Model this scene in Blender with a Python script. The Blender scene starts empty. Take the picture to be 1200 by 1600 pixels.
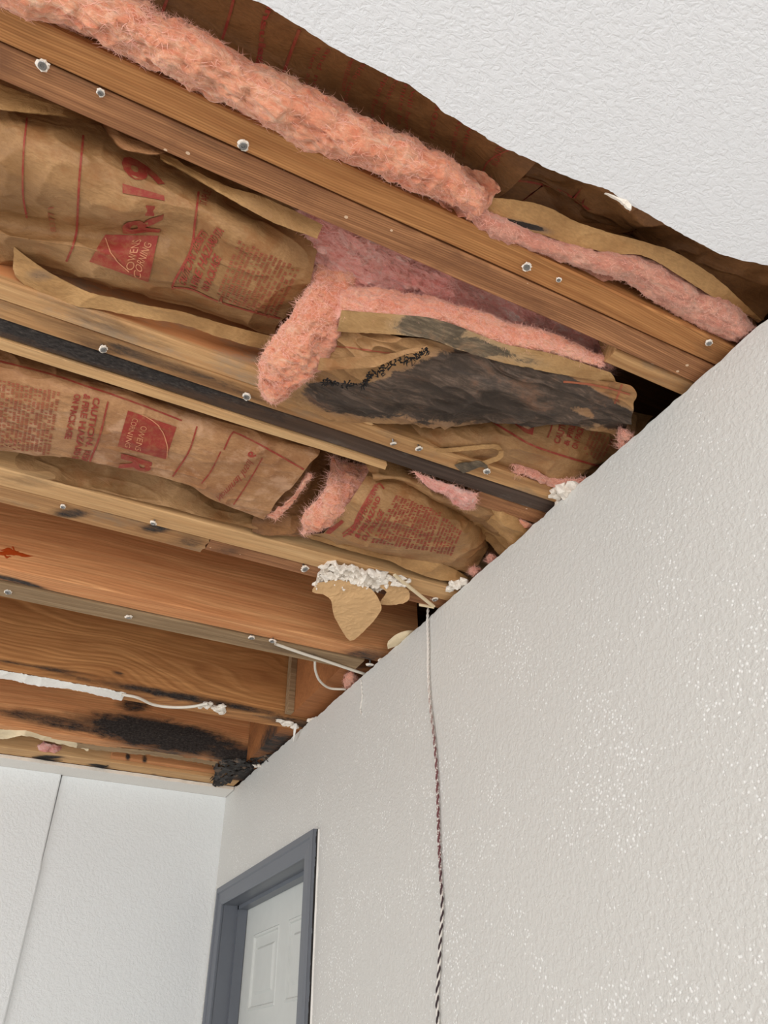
import bpy, bmesh, math, random
import numpy as np
from mathutils import Matrix, Vector
random.seed(7)
C = bpy.context.scene.collection
# ------------------------------------------------------------------ camera
R = np.array([[0.89191407, -0.45215963, -0.00640027],
              [0.26439866, 0.53292108, -0.80379629],
              [0.36685507, 0.715225, 0.59487021]])      # rows: image right, image down, view direction
F = 1217.0
EYE = np.array([0.0, 0.0, 1.54])
cam = bpy.data.cameras.new('camera')
cam.sensor_fit = 'VERTICAL'; cam.sensor_height = 36.0; cam.lens = F/1600*36.0
cam.clip_start = 0.02
co = bpy.data.objects.new('camera', cam); C.objects.link(co)
m = Matrix(((R[0][0], -R[1][0], -R[2][0], EYE[0]), (R[0][1], -R[1][1], -R[2][1], EYE[1]),
            (R[0][2], -R[1][2], -R[2][2], EYE[2]), (0, 0, 0, 1)))
co.matrix_world = m
bpy.context.scene.camera = co
vs = bpy.context.scene.view_settings
vs.view_transform = 'Standard'; vs.look = 'None'; vs.gamma = 1.0; vs.use_curve_mapping = False
vs.exposure = 0.0
# ------------------------------------------------------------------ light
w = bpy.data.worlds.new('daylight'); bpy.context.scene.world = w; w.use_nodes = True
bg = w.node_tree.nodes['Background']; bg.inputs[0].default_value = (0.975, 0.99, 0.985, 1); bg.inputs[1].default_value = 1.05
def area(name, loc, target, sx, sy, power, col):
    l = bpy.data.lights.new(name, 'AREA'); l.shape = 'RECTANGLE'; l.size = sx; l.size_y = sy
    l.energy = power; l.color = col
    o = bpy.data.objects.new(name, l); C.objects.link(o); o.location = loc
    d = Vector(target)-Vector(loc); o.rotation_euler = d.to_track_quat('-Z', 'Y').to_euler()
    return o
area('window_daylight_rear', (-1.0, -2.4, 1.3), (0.2, 1.0, 2.2), 2.6, 1.8, 62, (1.0, 0.99, 0.97))
area('window_daylight_left', (-3.2, 1.2, 1.2), (0.6, 1.4, 2.0), 2.2, 1.6, 42, (0.95, 0.98, 1.0))

# ------------------------------------------------------------------ geometry helpers
HJ = 0.9127                      # joist undersides above the eye
ZJ = EYE[2]+HJ
XW = 0.843                       # face of the right wall
YB = 2.987                       # face of the far wall
ZC = EYE[2]+0.90                 # painted ceiling face
def ray(px, py):
    return R.T@np.array([px-600.0, py-800.0, F])
def P(px, py, z=0.0):            # point at height z above the joist undersides
    d = ray(px, py); return EYE+d*((HJ+z)/d[2])
def PW(px, py, off=0.0):
    d = ray(px, py); return EYE+d*((XW-off)/d[0])
def PY(px, py, y):
    d = ray(px, py); return EYE+d*(y/d[1])
def proj(A):
    c = (np.asarray(A)-EYE)@R.T
    return np.stack([600+F*c[..., 0]/c[..., 2], 800+F*c[..., 1]/c[..., 2]], -1)
def _h(i, seed):
    n = (i[..., 0]*73856093) ^ (i[..., 1]*19349663) ^ (i[..., 2]*83492791) ^ (seed*2654435)
    n = (n ^ (n >> 13))*1274126177
    n = n & 0x7fffffff
    n = (n ^ (n >> 16))*668265263 & 0x7fffffff
    return n/0x7fffffff*2-1
def vn(p, seed=0):
    p = np.asarray(p, float)
    i = np.floor(p).astype(np.int64); f = p-i; f = f*f*(3-2*f)
    r = 0
    for a in (0, 1):
        for b in (0, 1):
            for c in (0, 1):
                wt = (f[..., 0] if a else 1-f[..., 0])*(f[..., 1] if b else 1-f[..., 1])*(f[..., 2] if c else 1-f[..., 2])
                r = r+wt*_h(i+np.array([a, b, c]), seed)
    return r
def fbm(p, seed=0, o=4):
    r = 0; a = 0.5; p = np.asarray(p, float)
    for k in range(o):
        r = r+a*vn(p*2**k, seed+k*17); a *= 0.5
    return r
def ridge(p, seed=0):            # sharp crease lines where the noise crosses zero
    return (1-np.minimum(1, np.abs(vn(p, seed))*2.2))**2

def cr(pts, t):                  # Catmull-Rom through pts (n,...) at t in 0..1
    pts = np.asarray(pts, float); n = len(pts)
    if n == 2:
        t = np.asarray(t).reshape((-1,)+(1,)*(pts.ndim-1)); return pts[0]*(1-t)+pts[1]*t
    e = np.concatenate([[2*pts[0]-pts[1]], pts, [2*pts[-1]-pts[-2]]])
    s = np.clip(np.asarray(t)*(n-1), 0, n-1-1e-9); i = s.astype(int); f = (s-i).reshape((-1,)+(1,)*(pts.ndim-1))
    a, b, c, d = e[i], e[i+1], e[i+2], e[i+3]
    return 0.5*(2*b+(c-a)*f+(2*a-5*b+4*c-d)*f*f+(3*b-a-3*c+d)*f**3)
def surf(ctrl, nu, nv):          # ctrl rows of (px,py,z) -> world grid (nv,nu,3)
    G = np.array([[P(*q) for q in row] for row in ctrl])
    G = cr(G, np.linspace(0, 1, nv))
    G = cr(np.swapaxes(G, 0, 1), np.linspace(0, 1, nu))
    return np.swapaxes(G, 0, 1)
def normals(S):
    du = np.gradient(S, axis=1); dv = np.gradient(S, axis=0)
    n = np.cross(du, dv); n /= np.linalg.norm(n, axis=-1, keepdims=True)+1e-12
    mid = S[S.shape[0]//2, S.shape[1]//2]
    if n.mean((0, 1))@(EYE-mid) < 0: n = -n
    return n

class MB:
    def __init__(s): s.v = []; s.f = []; s.m = []; s.a = []; s.sm = []
    def add(s, verts, faces, mat=0, mould=None, smooth=True):
        o = sum(len(x) for x in s.v); verts = np.asarray(verts, float).reshape(-1, 3); s.v.append(verts)
        for f in faces: s.f.append(tuple(int(i)+o for i in f))
        s.m += [mat]*len(faces); s.sm += [smooth]*len(faces)
        s.a.append(np.zeros(len(verts)) if mould is None else np.asarray(mould, float).reshape(-1))
    def grid(s, S, mat=0, mould=None, flip=False, smooth=True):
        nv, nu = S.shape[:2]
        i = (np.arange(nv-1)[:, None]*nu+np.arange(nu-1)[None]).reshape(-1)
        f = np.stack([i, i+1, i+nu+1, i+nu], 1)
        if flip: f = f[:, ::-1]
        s.add(S, f.tolist(), mat, mould, smooth)
    def box(s, a, b, mat=0):
        a = np.array(a); b = np.array(b)
        v = [(x, y, z) for x in (a[0], b[0]) for y in (a[1], b[1]) for z in (a[2], b[2])]
        s.add(v, [(0, 1, 3, 2), (4, 6, 7, 5), (0, 4, 5, 1), (2, 3, 7, 6), (0, 2, 6, 4), (1, 5, 7, 3)], mat, smooth=False)
    def tube(s, pts, r, mat=0, n=8, samples=None, closed_ends=True):
        pts = np.asarray(pts, float)
        if samples: pts = cr(pts, np.linspace(0, 1, samples))
        r = np.atleast_1d(np.asarray(r, float)); r = np.interp(np.linspace(0, 1, len(pts)), np.linspace(0, 1, len(r)), r) if len(r) > 1 else np.full(len(pts), r[0])
        t = np.gradient(pts, axis=0); t /= np.linalg.norm(t, axis=1, keepdims=True)+1e-12
        up = np.array([0.31, 0.22, 0.92]); a = np.cross(t, up); a /= np.linalg.norm(a, axis=1, keepdims=True)+1e-12
        b = np.cross(t, a); an = np.linspace(0, 2*math.pi, n, endpoint=False)
        ring = pts[:, None]+r[:, None, None]*(a[:, None]*np.cos(an)[None, :, None]+b[:, None]*np.sin(an)[None, :, None])
        N = len(pts); f = []
        for i in range(N-1):
            for k in range(n):
                f.append((i*n+k, i*n+(k+1) % n, (i+1)*n+(k+1) % n, (i+1)*n+k))
        f.append(tuple(range(n))); f.append(tuple((N-1)*n+k for k in range(n))[::-1])
        s.add(ring.reshape(-1, 3), f, mat)
    def build(s, name, mats, parent=None):
        me = bpy.data.meshes.new(name)
        V = np.concatenate(s.v)
        org = np.zeros(3)
        if parent is None: org = np.array([V[:, 0].mean(), V[:, 1].mean(), V[:, 2].min()])
        else: org = np.array(parent.location)
        me.from_pydata((V-org).tolist(), [], s.f)
        for mt in (mats if isinstance(mats, (list, tuple)) else [mats]): me.materials.append(mt)
        me.polygons.foreach_set('material_index', s.m)
        me.polygons.foreach_set('use_smooth', s.sm)
        A = np.concatenate(s.a)
        if A.any():
            at = me.attributes.new('mould', 'FLOAT', 'POINT'); at.data.foreach_set('value', A.astype(np.float32))
        # world-space coordinates kept on the mesh for the textures
        at = me.attributes.new('rest', 'FLOAT_VECTOR', 'POINT'); at.data.foreach_set('vector', V.astype(np.float32).reshape(-1))
        me.update()
        o = bpy.data.objects.new(name, me); C.objects.link(o)
        if parent is None: o.location = org
        else: o.parent = parent
        return o
def tag(o, label=None, cat=None, group=None, kind=None):
    if label: o['label'] = label
    if cat: o['category'] = cat
    if group: o['group'] = group
    if kind: o['kind'] = kind
    return o
def thing(name, loc, label, cat, group=None):
    o = bpy.data.objects.new(name, None); o.empty_display_size = 0.05; C.objects.link(o); o.location = Vector([float(q) for q in loc])
    return tag(o, label, cat, group)
def blob(px, py, rx, ry, S, z=0, amt=1.0, rot=0.0):     # soft mask around an image-located stain, measured on the surface
    q = proj(S)-np.array([px, py]); c, s_ = math.cos(rot), math.sin(rot)
    a = (q[..., 0]*c+q[..., 1]*s_)/rx; b = (-q[..., 0]*s_+q[..., 1]*c)/ry
    return amt*np.clip(1.5-np.sqrt(a*a+b*b), 0, 1)

# ------------------------------------------------------------------ materials
class N:
    def __init__(s, name):
        s.mat = bpy.data.materials.new(name); s.mat.use_nodes = True; s.t = s.mat.node_tree
        s.b = s.t.nodes['Principled BSDF']
    def n(s, typ, **kw):
        x = s.t.nodes.new(typ)
        for k, v in kw.items():
            if isinstance(k, str) and hasattr(x, k): setattr(x, k, v)
        return x
    def l(s, a, b): s.t.links.new(a, b)
    def coord(s, scale=(1, 1, 1)):
        a = s.n('ShaderNodeAttribute', attribute_name='rest')
        mp = s.n('ShaderNodeMapping'); mp.inputs['Scale'].default_value = scale; s.l(a.outputs['Vector'], mp.inputs[0]); return mp.outputs[0]
    def noise(s, vec, scale, detail=4, rough=0.6, dist=0.0):
        x = s.n('ShaderNodeTexNoise'); x.inputs['Scale'].default_value = scale; x.inputs['Detail'].default_value = detail
        x.inputs['Roughness'].default_value = rough; x.inputs['Distortion'].default_value = dist; s.l(vec, x.inputs['Vector']); return x.outputs['Fac']
    def ramp(s, fac, stops):
        x = s.n('ShaderNodeValToRGB'); e = x.color_ramp.elements
        while len(e) < len(stops): e.new(0.5)
        for k, (p, c) in enumerate(stops): e[k].position = p; e[k].color = (c[0], c[1], c[2], 1) if not isinstance(c, (int, float)) else (c, c, c, 1)
        s.l(fac, x.inputs[0]); return x.outputs[0]
    def mix(s, fac, a, b, mode='MIX'):
        x = s.n('ShaderNodeMix'); x.data_type = 'RGBA'; x.blend_type = mode
        if isinstance(fac, (int, float)): x.inputs[0].default_value = fac
        else: s.l(fac, x.inputs[0])
        for k, q in ((6, a), (7, b)):
            if isinstance(q, tuple): x.inputs[k].default_value = (*q, 1)
            else: s.l(q, x.inputs[k])
        return x.outputs[2]
    def math(s, op, a, b=None, c=None):
        x = s.n('ShaderNodeMath'); x.operation = op
        for k, q in enumerate((a, b, c)):
            if q is None: continue
            if isinstance(q, (int, float)): x.inputs[k].default_value = q
            else: s.l(q, x.inputs[k])
        return x.outputs[0]
    def mask(s, gain=1.0, ns=60, stretch=(1, 1, 1), soft=0.12, lo=0.5):        # ragged mask from the mould attribute
        a = s.n('ShaderNodeAttribute', attribute_name='mould')
        nz = s.noise(s.coord(stretch), ns, 8, 0.78, 0.6); n2 = s.noise(s.coord(stretch), ns*.3, 4, 0.6)
        q = s.math('ADD', a.outputs['Fac'], s.math('MULTIPLY', s.math('SUBTRACT', nz, 0.5), 1.5*gain))
        q = s.math('ADD', q, s.math('MULTIPLY', s.math('SUBTRACT', n2, 0.5), 0.9*gain))
        r = s.n('ShaderNodeMapRange'); r.inputs[1].default_value = lo-soft; r.inputs[2].default_value = lo+soft
        s.l(q, r.inputs[0])
        g = s.n('ShaderNodeMapRange'); g.inputs[1].default_value = 0.02; g.inputs[2].default_value = 0.12; s.l(a.outputs['Fac'], g.inputs[0])
        return s.math('MULTIPLY', r.outputs[0], g.outputs[0])
    def bump(s, h, dist, strength=1.0, prev=None):
        x = s.n('ShaderNodeBump'); x.inputs['Distance'].default_value = dist; x.inputs['Strength'].default_value = strength
        s.l(h, x.inputs['Height'])
        if prev is not None: s.l(prev, x.inputs['Normal'])
        return x.outputs[0]
    def out(s, col, rough=0.8, bump=None, spec=0.3):
        if isinstance(col, tuple): s.b.inputs['Base Color'].default_value = (*col, 1)
        else: s.l(col, s.b.inputs['Base Color'])
        if isinstance(rough, (int, float)): s.b.inputs['Roughness'].default_value = rough
        else: s.l(rough, s.b.inputs['Roughness'])
        s.b.inputs['Specular IOR Level'].default_value = spec
        if bump is not None: s.l(bump, s.b.inputs['Normal'])
        return s.mat
def lin(r, g, b):
    return tuple(((c/255+0.055)/1.055)**2.4 if c > 10 else c/255/12.92 for c in (r, g, b))

def wood(name, light, dark, gs=220, amp=0.55, ring=0.0, lines=0.0, mould=(0.017, 0.0135, 0.012), mx=4, blotch=None, lw=1.0, mgain=1.0, off=0.0, wl=0.8, two=None, chips=False):
    n = N(name)
    warp = n.noise(n.coord((wl, 1, 1)), 3.0+off, 2, 0.4)
    # lengthwise coordinate squeezed, a slow wander added so the grain is not ruler straight
    at = n.n('ShaderNodeAttribute', attribute_name='rest')
    sp = n.n('ShaderNodeSeparateXYZ'); n.l(at.outputs['Vector'], sp.inputs[0])
    y2 = n.math('ADD', n.math('ADD', sp.outputs[1], n.math('MULTIPLY', sp.outputs[2], 1.0)), n.math('MULTIPLY', warp, 0.05+ring))
    cb = n.n('ShaderNodeCombineXYZ'); n.l(n.math('MULTIPLY', sp.outputs[0], 0.02), cb.inputs[0]); n.l(y2, cb.inputs[1]); cb.inputs[2].default_value = off
    g1 = n.noise(cb.outputs[0], gs, 3, 0.65)
    g2 = n.noise(n.coord((0.5, 12, 12)), 14, 5, 0.7)
    col = n.ramp(g1, [(0.36, dark), (0.52, tuple(0.5*(a+b) for a, b in zip(light, dark))), (0.62, light)])
    col = n.mix(amp, light, col)
    if lines:                    # fine parallel growth rings
        ph_ = n.math('SINE', n.math('MULTIPLY', n.math('ADD', y2, n.math('MULTIPLY', warp, .01)), 6.283*lines))
        sharp = n.math('POWER', n.math('MULTIPLY_ADD', ph_, .5, .5), 2.2)
        gate = n.noise(n.coord((.4, 3, 3)), 9, 3, .6)
        col = n.mix(n.math('MULTIPLY', sharp, n.ramp(gate, [(0.3, 0.22*lw), (0.65, 0.6*lw)])), col, tuple(c*.62 for c in dark))
    tone = n.noise(n.coord((0.7, 2.5, 2.5)), 4.5, 3, 0.6)
    col = n.mix(n.ramp(tone, [(0.35, 0.0), (0.75, 0.55)]), col, dark, 'MIX')
    col = n.mix(n.ramp(g2, [(0.35, 0.35), (0.6, 0.0)]), col, tuple(c*0.45 for c in dark))
    if two:                      # near side keeps the fresh orange of the sawn face
        z_ = n.n('ShaderNodeMapRange'); z_.inputs[1].default_value = ZJ+.006; z_.inputs[2].default_value = ZJ+.012; n.l(sp.outputs[2], z_.inputs[0])
        col = n.mix(n.math('MULTIPLY', z_.outputs[0], .8), col, n.mix(n.math('MULTIPLY', g1, .5), two, tuple(c*.6 for c in two)))
    if blotch:
        bl = n.noise(n.coord((1, 2.2, 2.2)), 7+off, 5, 0.65)
        col = n.mix(n.ramp(bl, [(0.52, 0.0), (0.66, 0.75)]), col, blotch)
    if chips:                    # pale nicks and paint specks
        v = n.n('ShaderNodeTexVoronoi'); v.inputs['Scale'].default_value = 55; n.l(n.coord((.8, 1, 1)), v.inputs['Vector'])
        cs = n.n('ShaderNodeSeparateColor'); n.l(v.outputs['Color'], cs.inputs[0])
        k_ = n.math('MULTIPLY', n.math('LESS_THAN', n.math('ADD', v.outputs['Distance'], n.math('MULTIPLY', g2, .1)), .17), n.math('GREATER_THAN', cs.outputs[0], .66))
        col = n.mix(n.math('MULTIPLY', k_, .8), col, lin(226, 196, 166))
    if mould:
        halo = n.mask(mgain, 30, (0.35, 1.2, 1.2), .3, .42)
        col = n.mix(n.math('MULTIPLY', halo, 0.62), col, lin(84, 60, 42))
        mk = n.mask(mgain, 45, (0.35, 1.2, 1.2), .2, .68)
        spk = n.noise(n.coord((.5, 1, 1)), 200, 4, 0.75)
        mc = n.ramp(spk, [(0.4, mould), (0.6, tuple(c*2.6+0.004 for c in mould)), (0.75, (mould[0]*4+.05, mould[1]*4+.036, mould[2]*4+.026))])
        col = n.mix(mk, col, mc)
    h = n.math('ADD', g1, n.math('MULTIPLY', g2, 0.8))
    return n.out(col, 0.72, n.bump(h, 0.0012, 0.6), 0.25)

M = {}
M['fir'] = wood('fir_joist', lin(206, 148, 92), lin(150, 92, 50), 150, 0.6, lines=300)
M['fir2'] = wood('weathered_fir', lin(194, 138, 94), lin(128, 82, 54), 130, 0.7, lines=330, chips=True, blotch=lin(120, 80, 55))
M['orange'] = wood('orange_fir', lin(232, 172, 118), lin(196, 122, 74), 75, 0.6, ring=0.08, lines=130, lw=.6, wl=.4)
M['brown'] = wood('brown_joist', lin(216, 158, 100), lin(156, 98, 54), 60, 0.6, ring=0.34, lines=62, off=1.7, lw=.8, wl=.33)
M['pine'] = wood('pale_pine', lin(226, 186, 136), lin(188, 138, 88), 60, 0.5, ring=0.02)
M['sister'] = wood('sistered_pine', lin(224, 180, 128), lin(176, 124, 78), 60, 0.6, ring=0.02, blotch=lin(160, 140, 118), two=lin(226, 146, 92))
M['stained'] = wood('stained_pine', lin(214, 168, 116), lin(150, 102, 62), 70, 0.7, blotch=lin(140, 116, 92), off=0.6)
M['black'] = wood('mould_blackened', lin(92, 74, 64), lin(50, 39, 34), 90, 0.6, blotch=lin(120, 114, 106), mgain=0.9)
M['block'] = wood('end_block_wood', lin(176, 114, 68), lin(130, 80, 46), 40, 0.25)
M['grey'] = wood('grey_brown_strip', lin(178, 150, 116), lin(126, 98, 68), 80, 0.6)
M['deck'] = wood('deck_board', lin(150, 100, 60), lin(90, 58, 34), 60, 0.6)

def fibreglass(name, a, b, c):
    n = N(name)
    st = n.noise(n.coord((0.6, 1.6, 1.6)), 42, 6, 0.75, 0.8)
    big = n.noise(n.coord((1, 1.5, 1.5)), 11, 3, 0.6)
    fine = n.noise(n.coord((0.5, 1.4, 1.4)), 260, 4, 0.8)
    col = n.ramp(st, [(0.3, b), (0.5, a), (0.68, c)])
    col = n.mix(n.ramp(big, [(0.4, 0.0), (0.7, 0.6)]), col, b)
    col = n.mix(n.ramp(fine, [(0.4, 0.28), (0.62, 0.0)]), col, tuple(q*0.55 for q in b))
    h = n.math('ADD', n.math('MULTIPLY', fine, 0.6), st)
    m_ = n.out(col, 1.0, n.bump(h, 0.006, 0.8), 0.05)
    n.b.inputs['Subsurface Weight'].default_value = 0.25; n.b.inputs['Subsurface Radius'].default_value = (0.02, 0.008, 0.006)
    n.b.inputs['Sheen Weight'].default_value = 0.25; n.b.inputs['Sheen Roughness'].default_value = 0.6
    return m_
M['pink'] = fibreglass('pink_fibreglass', lin(246, 176, 140), lin(232, 134, 100), lin(255, 214, 184))
M['pinkr'] = fibreglass('rose_fibreglass', lin(248, 182, 168), lin(232, 132, 122), lin(255, 236, 228))
M['peach'] = fibreglass('peach_fibreglass', lin(250, 178, 146), lin(236, 142, 112), lin(252, 206, 178))
M['pinkd'] = fibreglass('dusty_fibreglass', lin(232, 166, 140), lin(204, 122, 102), lin(240, 190, 168))
for k, c in (('fib', lin(250, 190, 172)), ('fibr', lin(238, 180, 172))):
    n = N(k+'_strand'); M[k] = n.out(c, 0.9, None, 0.1)

def kraft(name, a, b, mould=(0.04, 0.03, 0.026), stain=None):
    n = N(name)
    t1 = n.noise(n.coord(), 9, 5, 0.65); t2 = n.noise(n.coord((1, 3, 3)), 130, 3, 0.7)
    col = n.ramp(t1, [(0.35, b), (0.62, a)])
    col = n.mix(n.ramp(t2, [(0.35, 0.35), (0.6, 0.0)]), col, tuple(q*0.7 for q in b))
    if stain:
        s_ = n.noise(n.coord(), 15, 6, 0.7); col = n.mix(n.ramp(s_, [(0.5, 0.0), (0.62, 0.6)]), col, stain)
    halo = n.mask(.9, 24, (0.7, 1, 1), 0.3, .36); col = n.mix(n.math('MULTIPLY', halo, 0.5), col, tuple(q*3.2 for q in mould))
    mk = n.mask(1.0, 36, (0.6, 1, 1), 0.07, .55)
    sv = n.noise(n.coord((0.35, 2, 2)), 55, 6, 0.75, 1.0)
    mc = n.ramp(sv, [(0.32, tuple(q*0.6 for q in mould)), (0.5, mould), (0.66, tuple(q*2.1 for q in mould))])
    lg = n.noise(n.coord((.8, 1.6, 1.6)), 13, 5, .7, .6)
    mc = n.mix(n.ramp(lg, [(.4, .75), (.55, 0.0)]), mc, tuple(q*.45 for q in mould))
    mc = n.mix(n.ramp(lg, [(.56, 0.0), (.7, .8)]), mc, (mould[0]*2.1+.02, mould[1]*1.7+.006, mould[2]*1.5))
    col = n.mix(mk, col, mc)
    wr = n.noise(n.coord((0.7, 1.4, 1.4)), 28, 5, 0.6, 1.2)
    return n.out(col, n.ramp(t1, [(0.3, 0.5), (0.7, 0.68)]), n.bump(wr, 0.006, 0.55), 0.35)
M['kraft'] = kraft('kraft_facing', lin(178, 136, 92), lin(142, 102, 62), stain=lin(150, 98, 56))
M['kraftw'] = kraft('kraft_worn', lin(186, 140, 98), lin(150, 100, 62), stain=lin(202, 160, 128))
M['kraftd'] = kraft('kraft_brown', lin(146, 100, 60), lin(108, 70, 38))
M['kraftt'] = kraft('kraft_flange', lin(196, 152, 100), lin(160, 118, 72))
M['kraftm'] = kraft('kraft_mouldy', lin(182, 140, 94), lin(150, 106, 66), mould=(0.080, 0.053, 0.038))
M['char'] = kraft('charred_kraft', lin(150, 120, 92), lin(96, 74, 56), mould=(.022, .018, .016))
M['kraftb'] = kraft('kraft_flange_mouldy', lin(186, 148, 100), lin(158, 118, 74), mould=(0.135, 0.098, 0.062))
def ink(name, c):
    n = N(name); t = n.noise(n.coord(), 90, 4, 0.8)
    col = n.mix(n.ramp(t, [(0.45, 0.0), (0.62, 0.45)]), c, lin(160, 108, 70))
    return n.out(col, 0.6, None, 0.3)
M['ink'] = ink('red_print', lin(150, 56, 46)); M['inkl'] = ink('logo_lettering', lin(206, 140, 104)); M['inkd'] = ink('small_red_print', lin(158, 84, 60))

def plaster(name, c, bs=160, bd=0.003, gran=True):
    n = N(name); t = n.noise(n.coord(), bs, 5, 0.7)
    col = n.mix(n.ramp(t, [(0.35, 0.25), (0.5, 0.0)]), c, tuple(q*0.75 for q in c))
    return n.out(col, 0.85, n.bump(t, bd, 0.8), 0.2)
M['gypsum'] = plaster('gypsum', lin(240, 230, 218))
M['dpaper'] = plaster('drywall_paper', lin(208, 168, 122), 300, 0.0004)
M['cream'] = plaster('cream_paper', lin(226, 206, 172), 200, 0.0006)
M['paintw'] = plaster('white_paint', lin(236, 232, 226), 200, 0.0008)

def wallpaint(name, c, peel, fine, speck=True):
    n = N(name)
    a = n.noise(n.coord(), peel, 3, 0.55, 0.3); b = n.noise(n.coord(), fine, 3, 0.6)
    h = n.math('ADD', n.ramp(a, [(0.40, 0.0), (0.55, 0.8), (0.65, 1.0)]), n.math('MULTIPLY', b, 0.35))
    bmp = n.bump(h, 0.003, 0.28)
    t = n.noise(n.coord(), 2.2, 3, 0.5)
    col = n.mix(n.ramp(t, [(0.35, 0.12), (0.65, 0.0)]), c, tuple(q*0.88 for q in c))
    if speck:                     # roller specks, with highlights painted on them as near-white dots
        v = n.n('ShaderNodeTexVoronoi'); v.inputs['Scale'].default_value = 150; n.l(n.coord(), v.inputs['Vector'])
        dots = n.ramp(v.outputs['Distance'], [(0.0, 1.0), (0.24, 0.9), (0.38, 0.0)])
        pick = n.ramp(n.noise(n.coord(), 6, 5, 0.75), [(.42, 0.0), (.66, 1.0)])
        hz = n.n('ShaderNodeSeparateXYZ'); n.l(n.coord(), hz.inputs[0]); hm = n.n('ShaderNodeMapRange'); hm.inputs[1].default_value = 2.42; hm.inputs[2].default_value = 2.05; n.l(hz.outputs[2], hm.inputs[0])
        pick = n.math('MULTIPLY', pick, n.math('MULTIPLY_ADD', hm.outputs[0], .65, .35))
        cs = n.n('ShaderNodeSeparateColor'); n.l(v.outputs['Color'], cs.inputs[0])
        sel = n.math('GREATER_THAN', n.math('ADD', cs.outputs[0], n.math('MULTIPLY', pick, .6)), .76)
        sp = n.math('MULTIPLY', dots, sel)
        bmp = n.bump(sp, 0.002, 0.3, bmp)
        col = n.mix(n.math('MULTIPLY', sp, 0.8), col, (0.97, 0.97, 0.95))
    return n.out(col, 0.45, bmp, 0.4)
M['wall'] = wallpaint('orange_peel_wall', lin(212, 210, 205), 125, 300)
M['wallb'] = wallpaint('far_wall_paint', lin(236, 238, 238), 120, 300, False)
def ceilpaint():
    n = N('textured_ceiling')
    a = n.noise(n.coord((0.8, 1.25, 1)), 125, 4, 0.55, 1.0); b = n.noise(n.coord(), 420, 2, 0.5)
    h = n.math('ADD', n.ramp(a, [(0.38, 0.0), (0.5, 0.75), (0.62, 1.0)]), n.math('MULTIPLY', b, 0.3))
    return n.out(lin(232, 232, 235), 0.62, n.bump(h, 0.0028, 0.32), 0.25)
M['ceil'] = ceilpaint()
def plain(name, c, rough=0.5, metal=0.0, spec=0.4):
    n = N(name); t = n.noise(n.coord(), 25, 4, 0.6)
    col = n.mix(n.ramp(t, [(0.35, 0.2), (0.6, 0.0)]), c, tuple(q*0.85 for q in c))
    m_ = n.out(col, rough, None, spec); n.b.inputs['Metallic'].default_value = metal; return m_
M['trim'] = plain('slate_trim_paint', lin(104, 108, 116), 0.38)
M['door'] = plain('door_paint', lin(206, 208, 204), 0.4)
M['steel'] = plain('screw_steel', lin(150, 148, 146), 0.35, 0.9)
M['cable'] = plain('white_cable', lin(226, 218, 204), 0.55)
M['floor'] = plain('floor_vinyl', lin(206, 204, 198), 0.6)
M['blackbit'] = plain('charred_paper', lin(38, 34, 33), 0.85)
M['resin'] = plain('resin_streak', lin(170, 64, 18), 0.35)
def wiredark():
    n = N('wire_dark'); at = n.n('ShaderNodeAttribute', attribute_name='rest'); sp = n.n('ShaderNodeSeparateXYZ'); n.l(at.outputs['Vector'], sp.inputs[0])
    mr = n.n('ShaderNodeMapRange'); mr.inputs[1].default_value = 1.5; mr.inputs[2].default_value = 2.45; n.l(sp.outputs[2], mr.inputs[0])
    sk = n.noise(n.coord(), 260, 3, 0.7)
    q = n.math('ADD', mr.outputs[0], n.math('MULTIPLY', n.math('SUBTRACT', sk, 0.5), 0.25))
    return n.out(n.ramp(q, [(0.0, lin(42, 38, 40)), (0.36, lin(62, 44, 48)), (0.46, lin(110, 62, 66)), (0.66, lin(120, 76, 76)), (0.76, lin(176, 156, 148)), (0.84, lin(226, 218, 210))]), 0.55)
M['wired'] = wiredark()
def wirelight():
    n = N('wire_light'); at = n.n('ShaderNodeAttribute', attribute_name='rest'); sp = n.n('ShaderNodeSeparateXYZ'); n.l(at.outputs['Vector'], sp.inputs[0])
    mr = n.n('ShaderNodeMapRange'); mr.inputs[1].default_value = 1.5; mr.inputs[2].default_value = 2.45; n.l(sp.outputs[2], mr.inputs[0])
    sk = n.noise(n.coord(), 300, 3, 0.75)
    w_ = n.ramp(mr.outputs[0], [(0.30, 0.0), (0.42, 1.0), (0.66, 0.8), (0.80, 0.0)])
    k_ = n.math('MULTIPLY', w_, n.ramp(sk, [(0.44, 0.0), (0.52, 1.0)]))
    return n.out(n.mix(k_, lin(224, 218, 210), lin(116, 66, 68)), 0.55)
M['wirew'] = wirelight()
# ------------------------------------------------------------------ the room shell
mb = MB(); mb.box((-4, -3.2, -0.05), (1.2, 3.4, 0)); o = mb.build('floor', M['floor']); tag(o, 'pale floor of the room below the opened ceiling', kind='structure')
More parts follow.
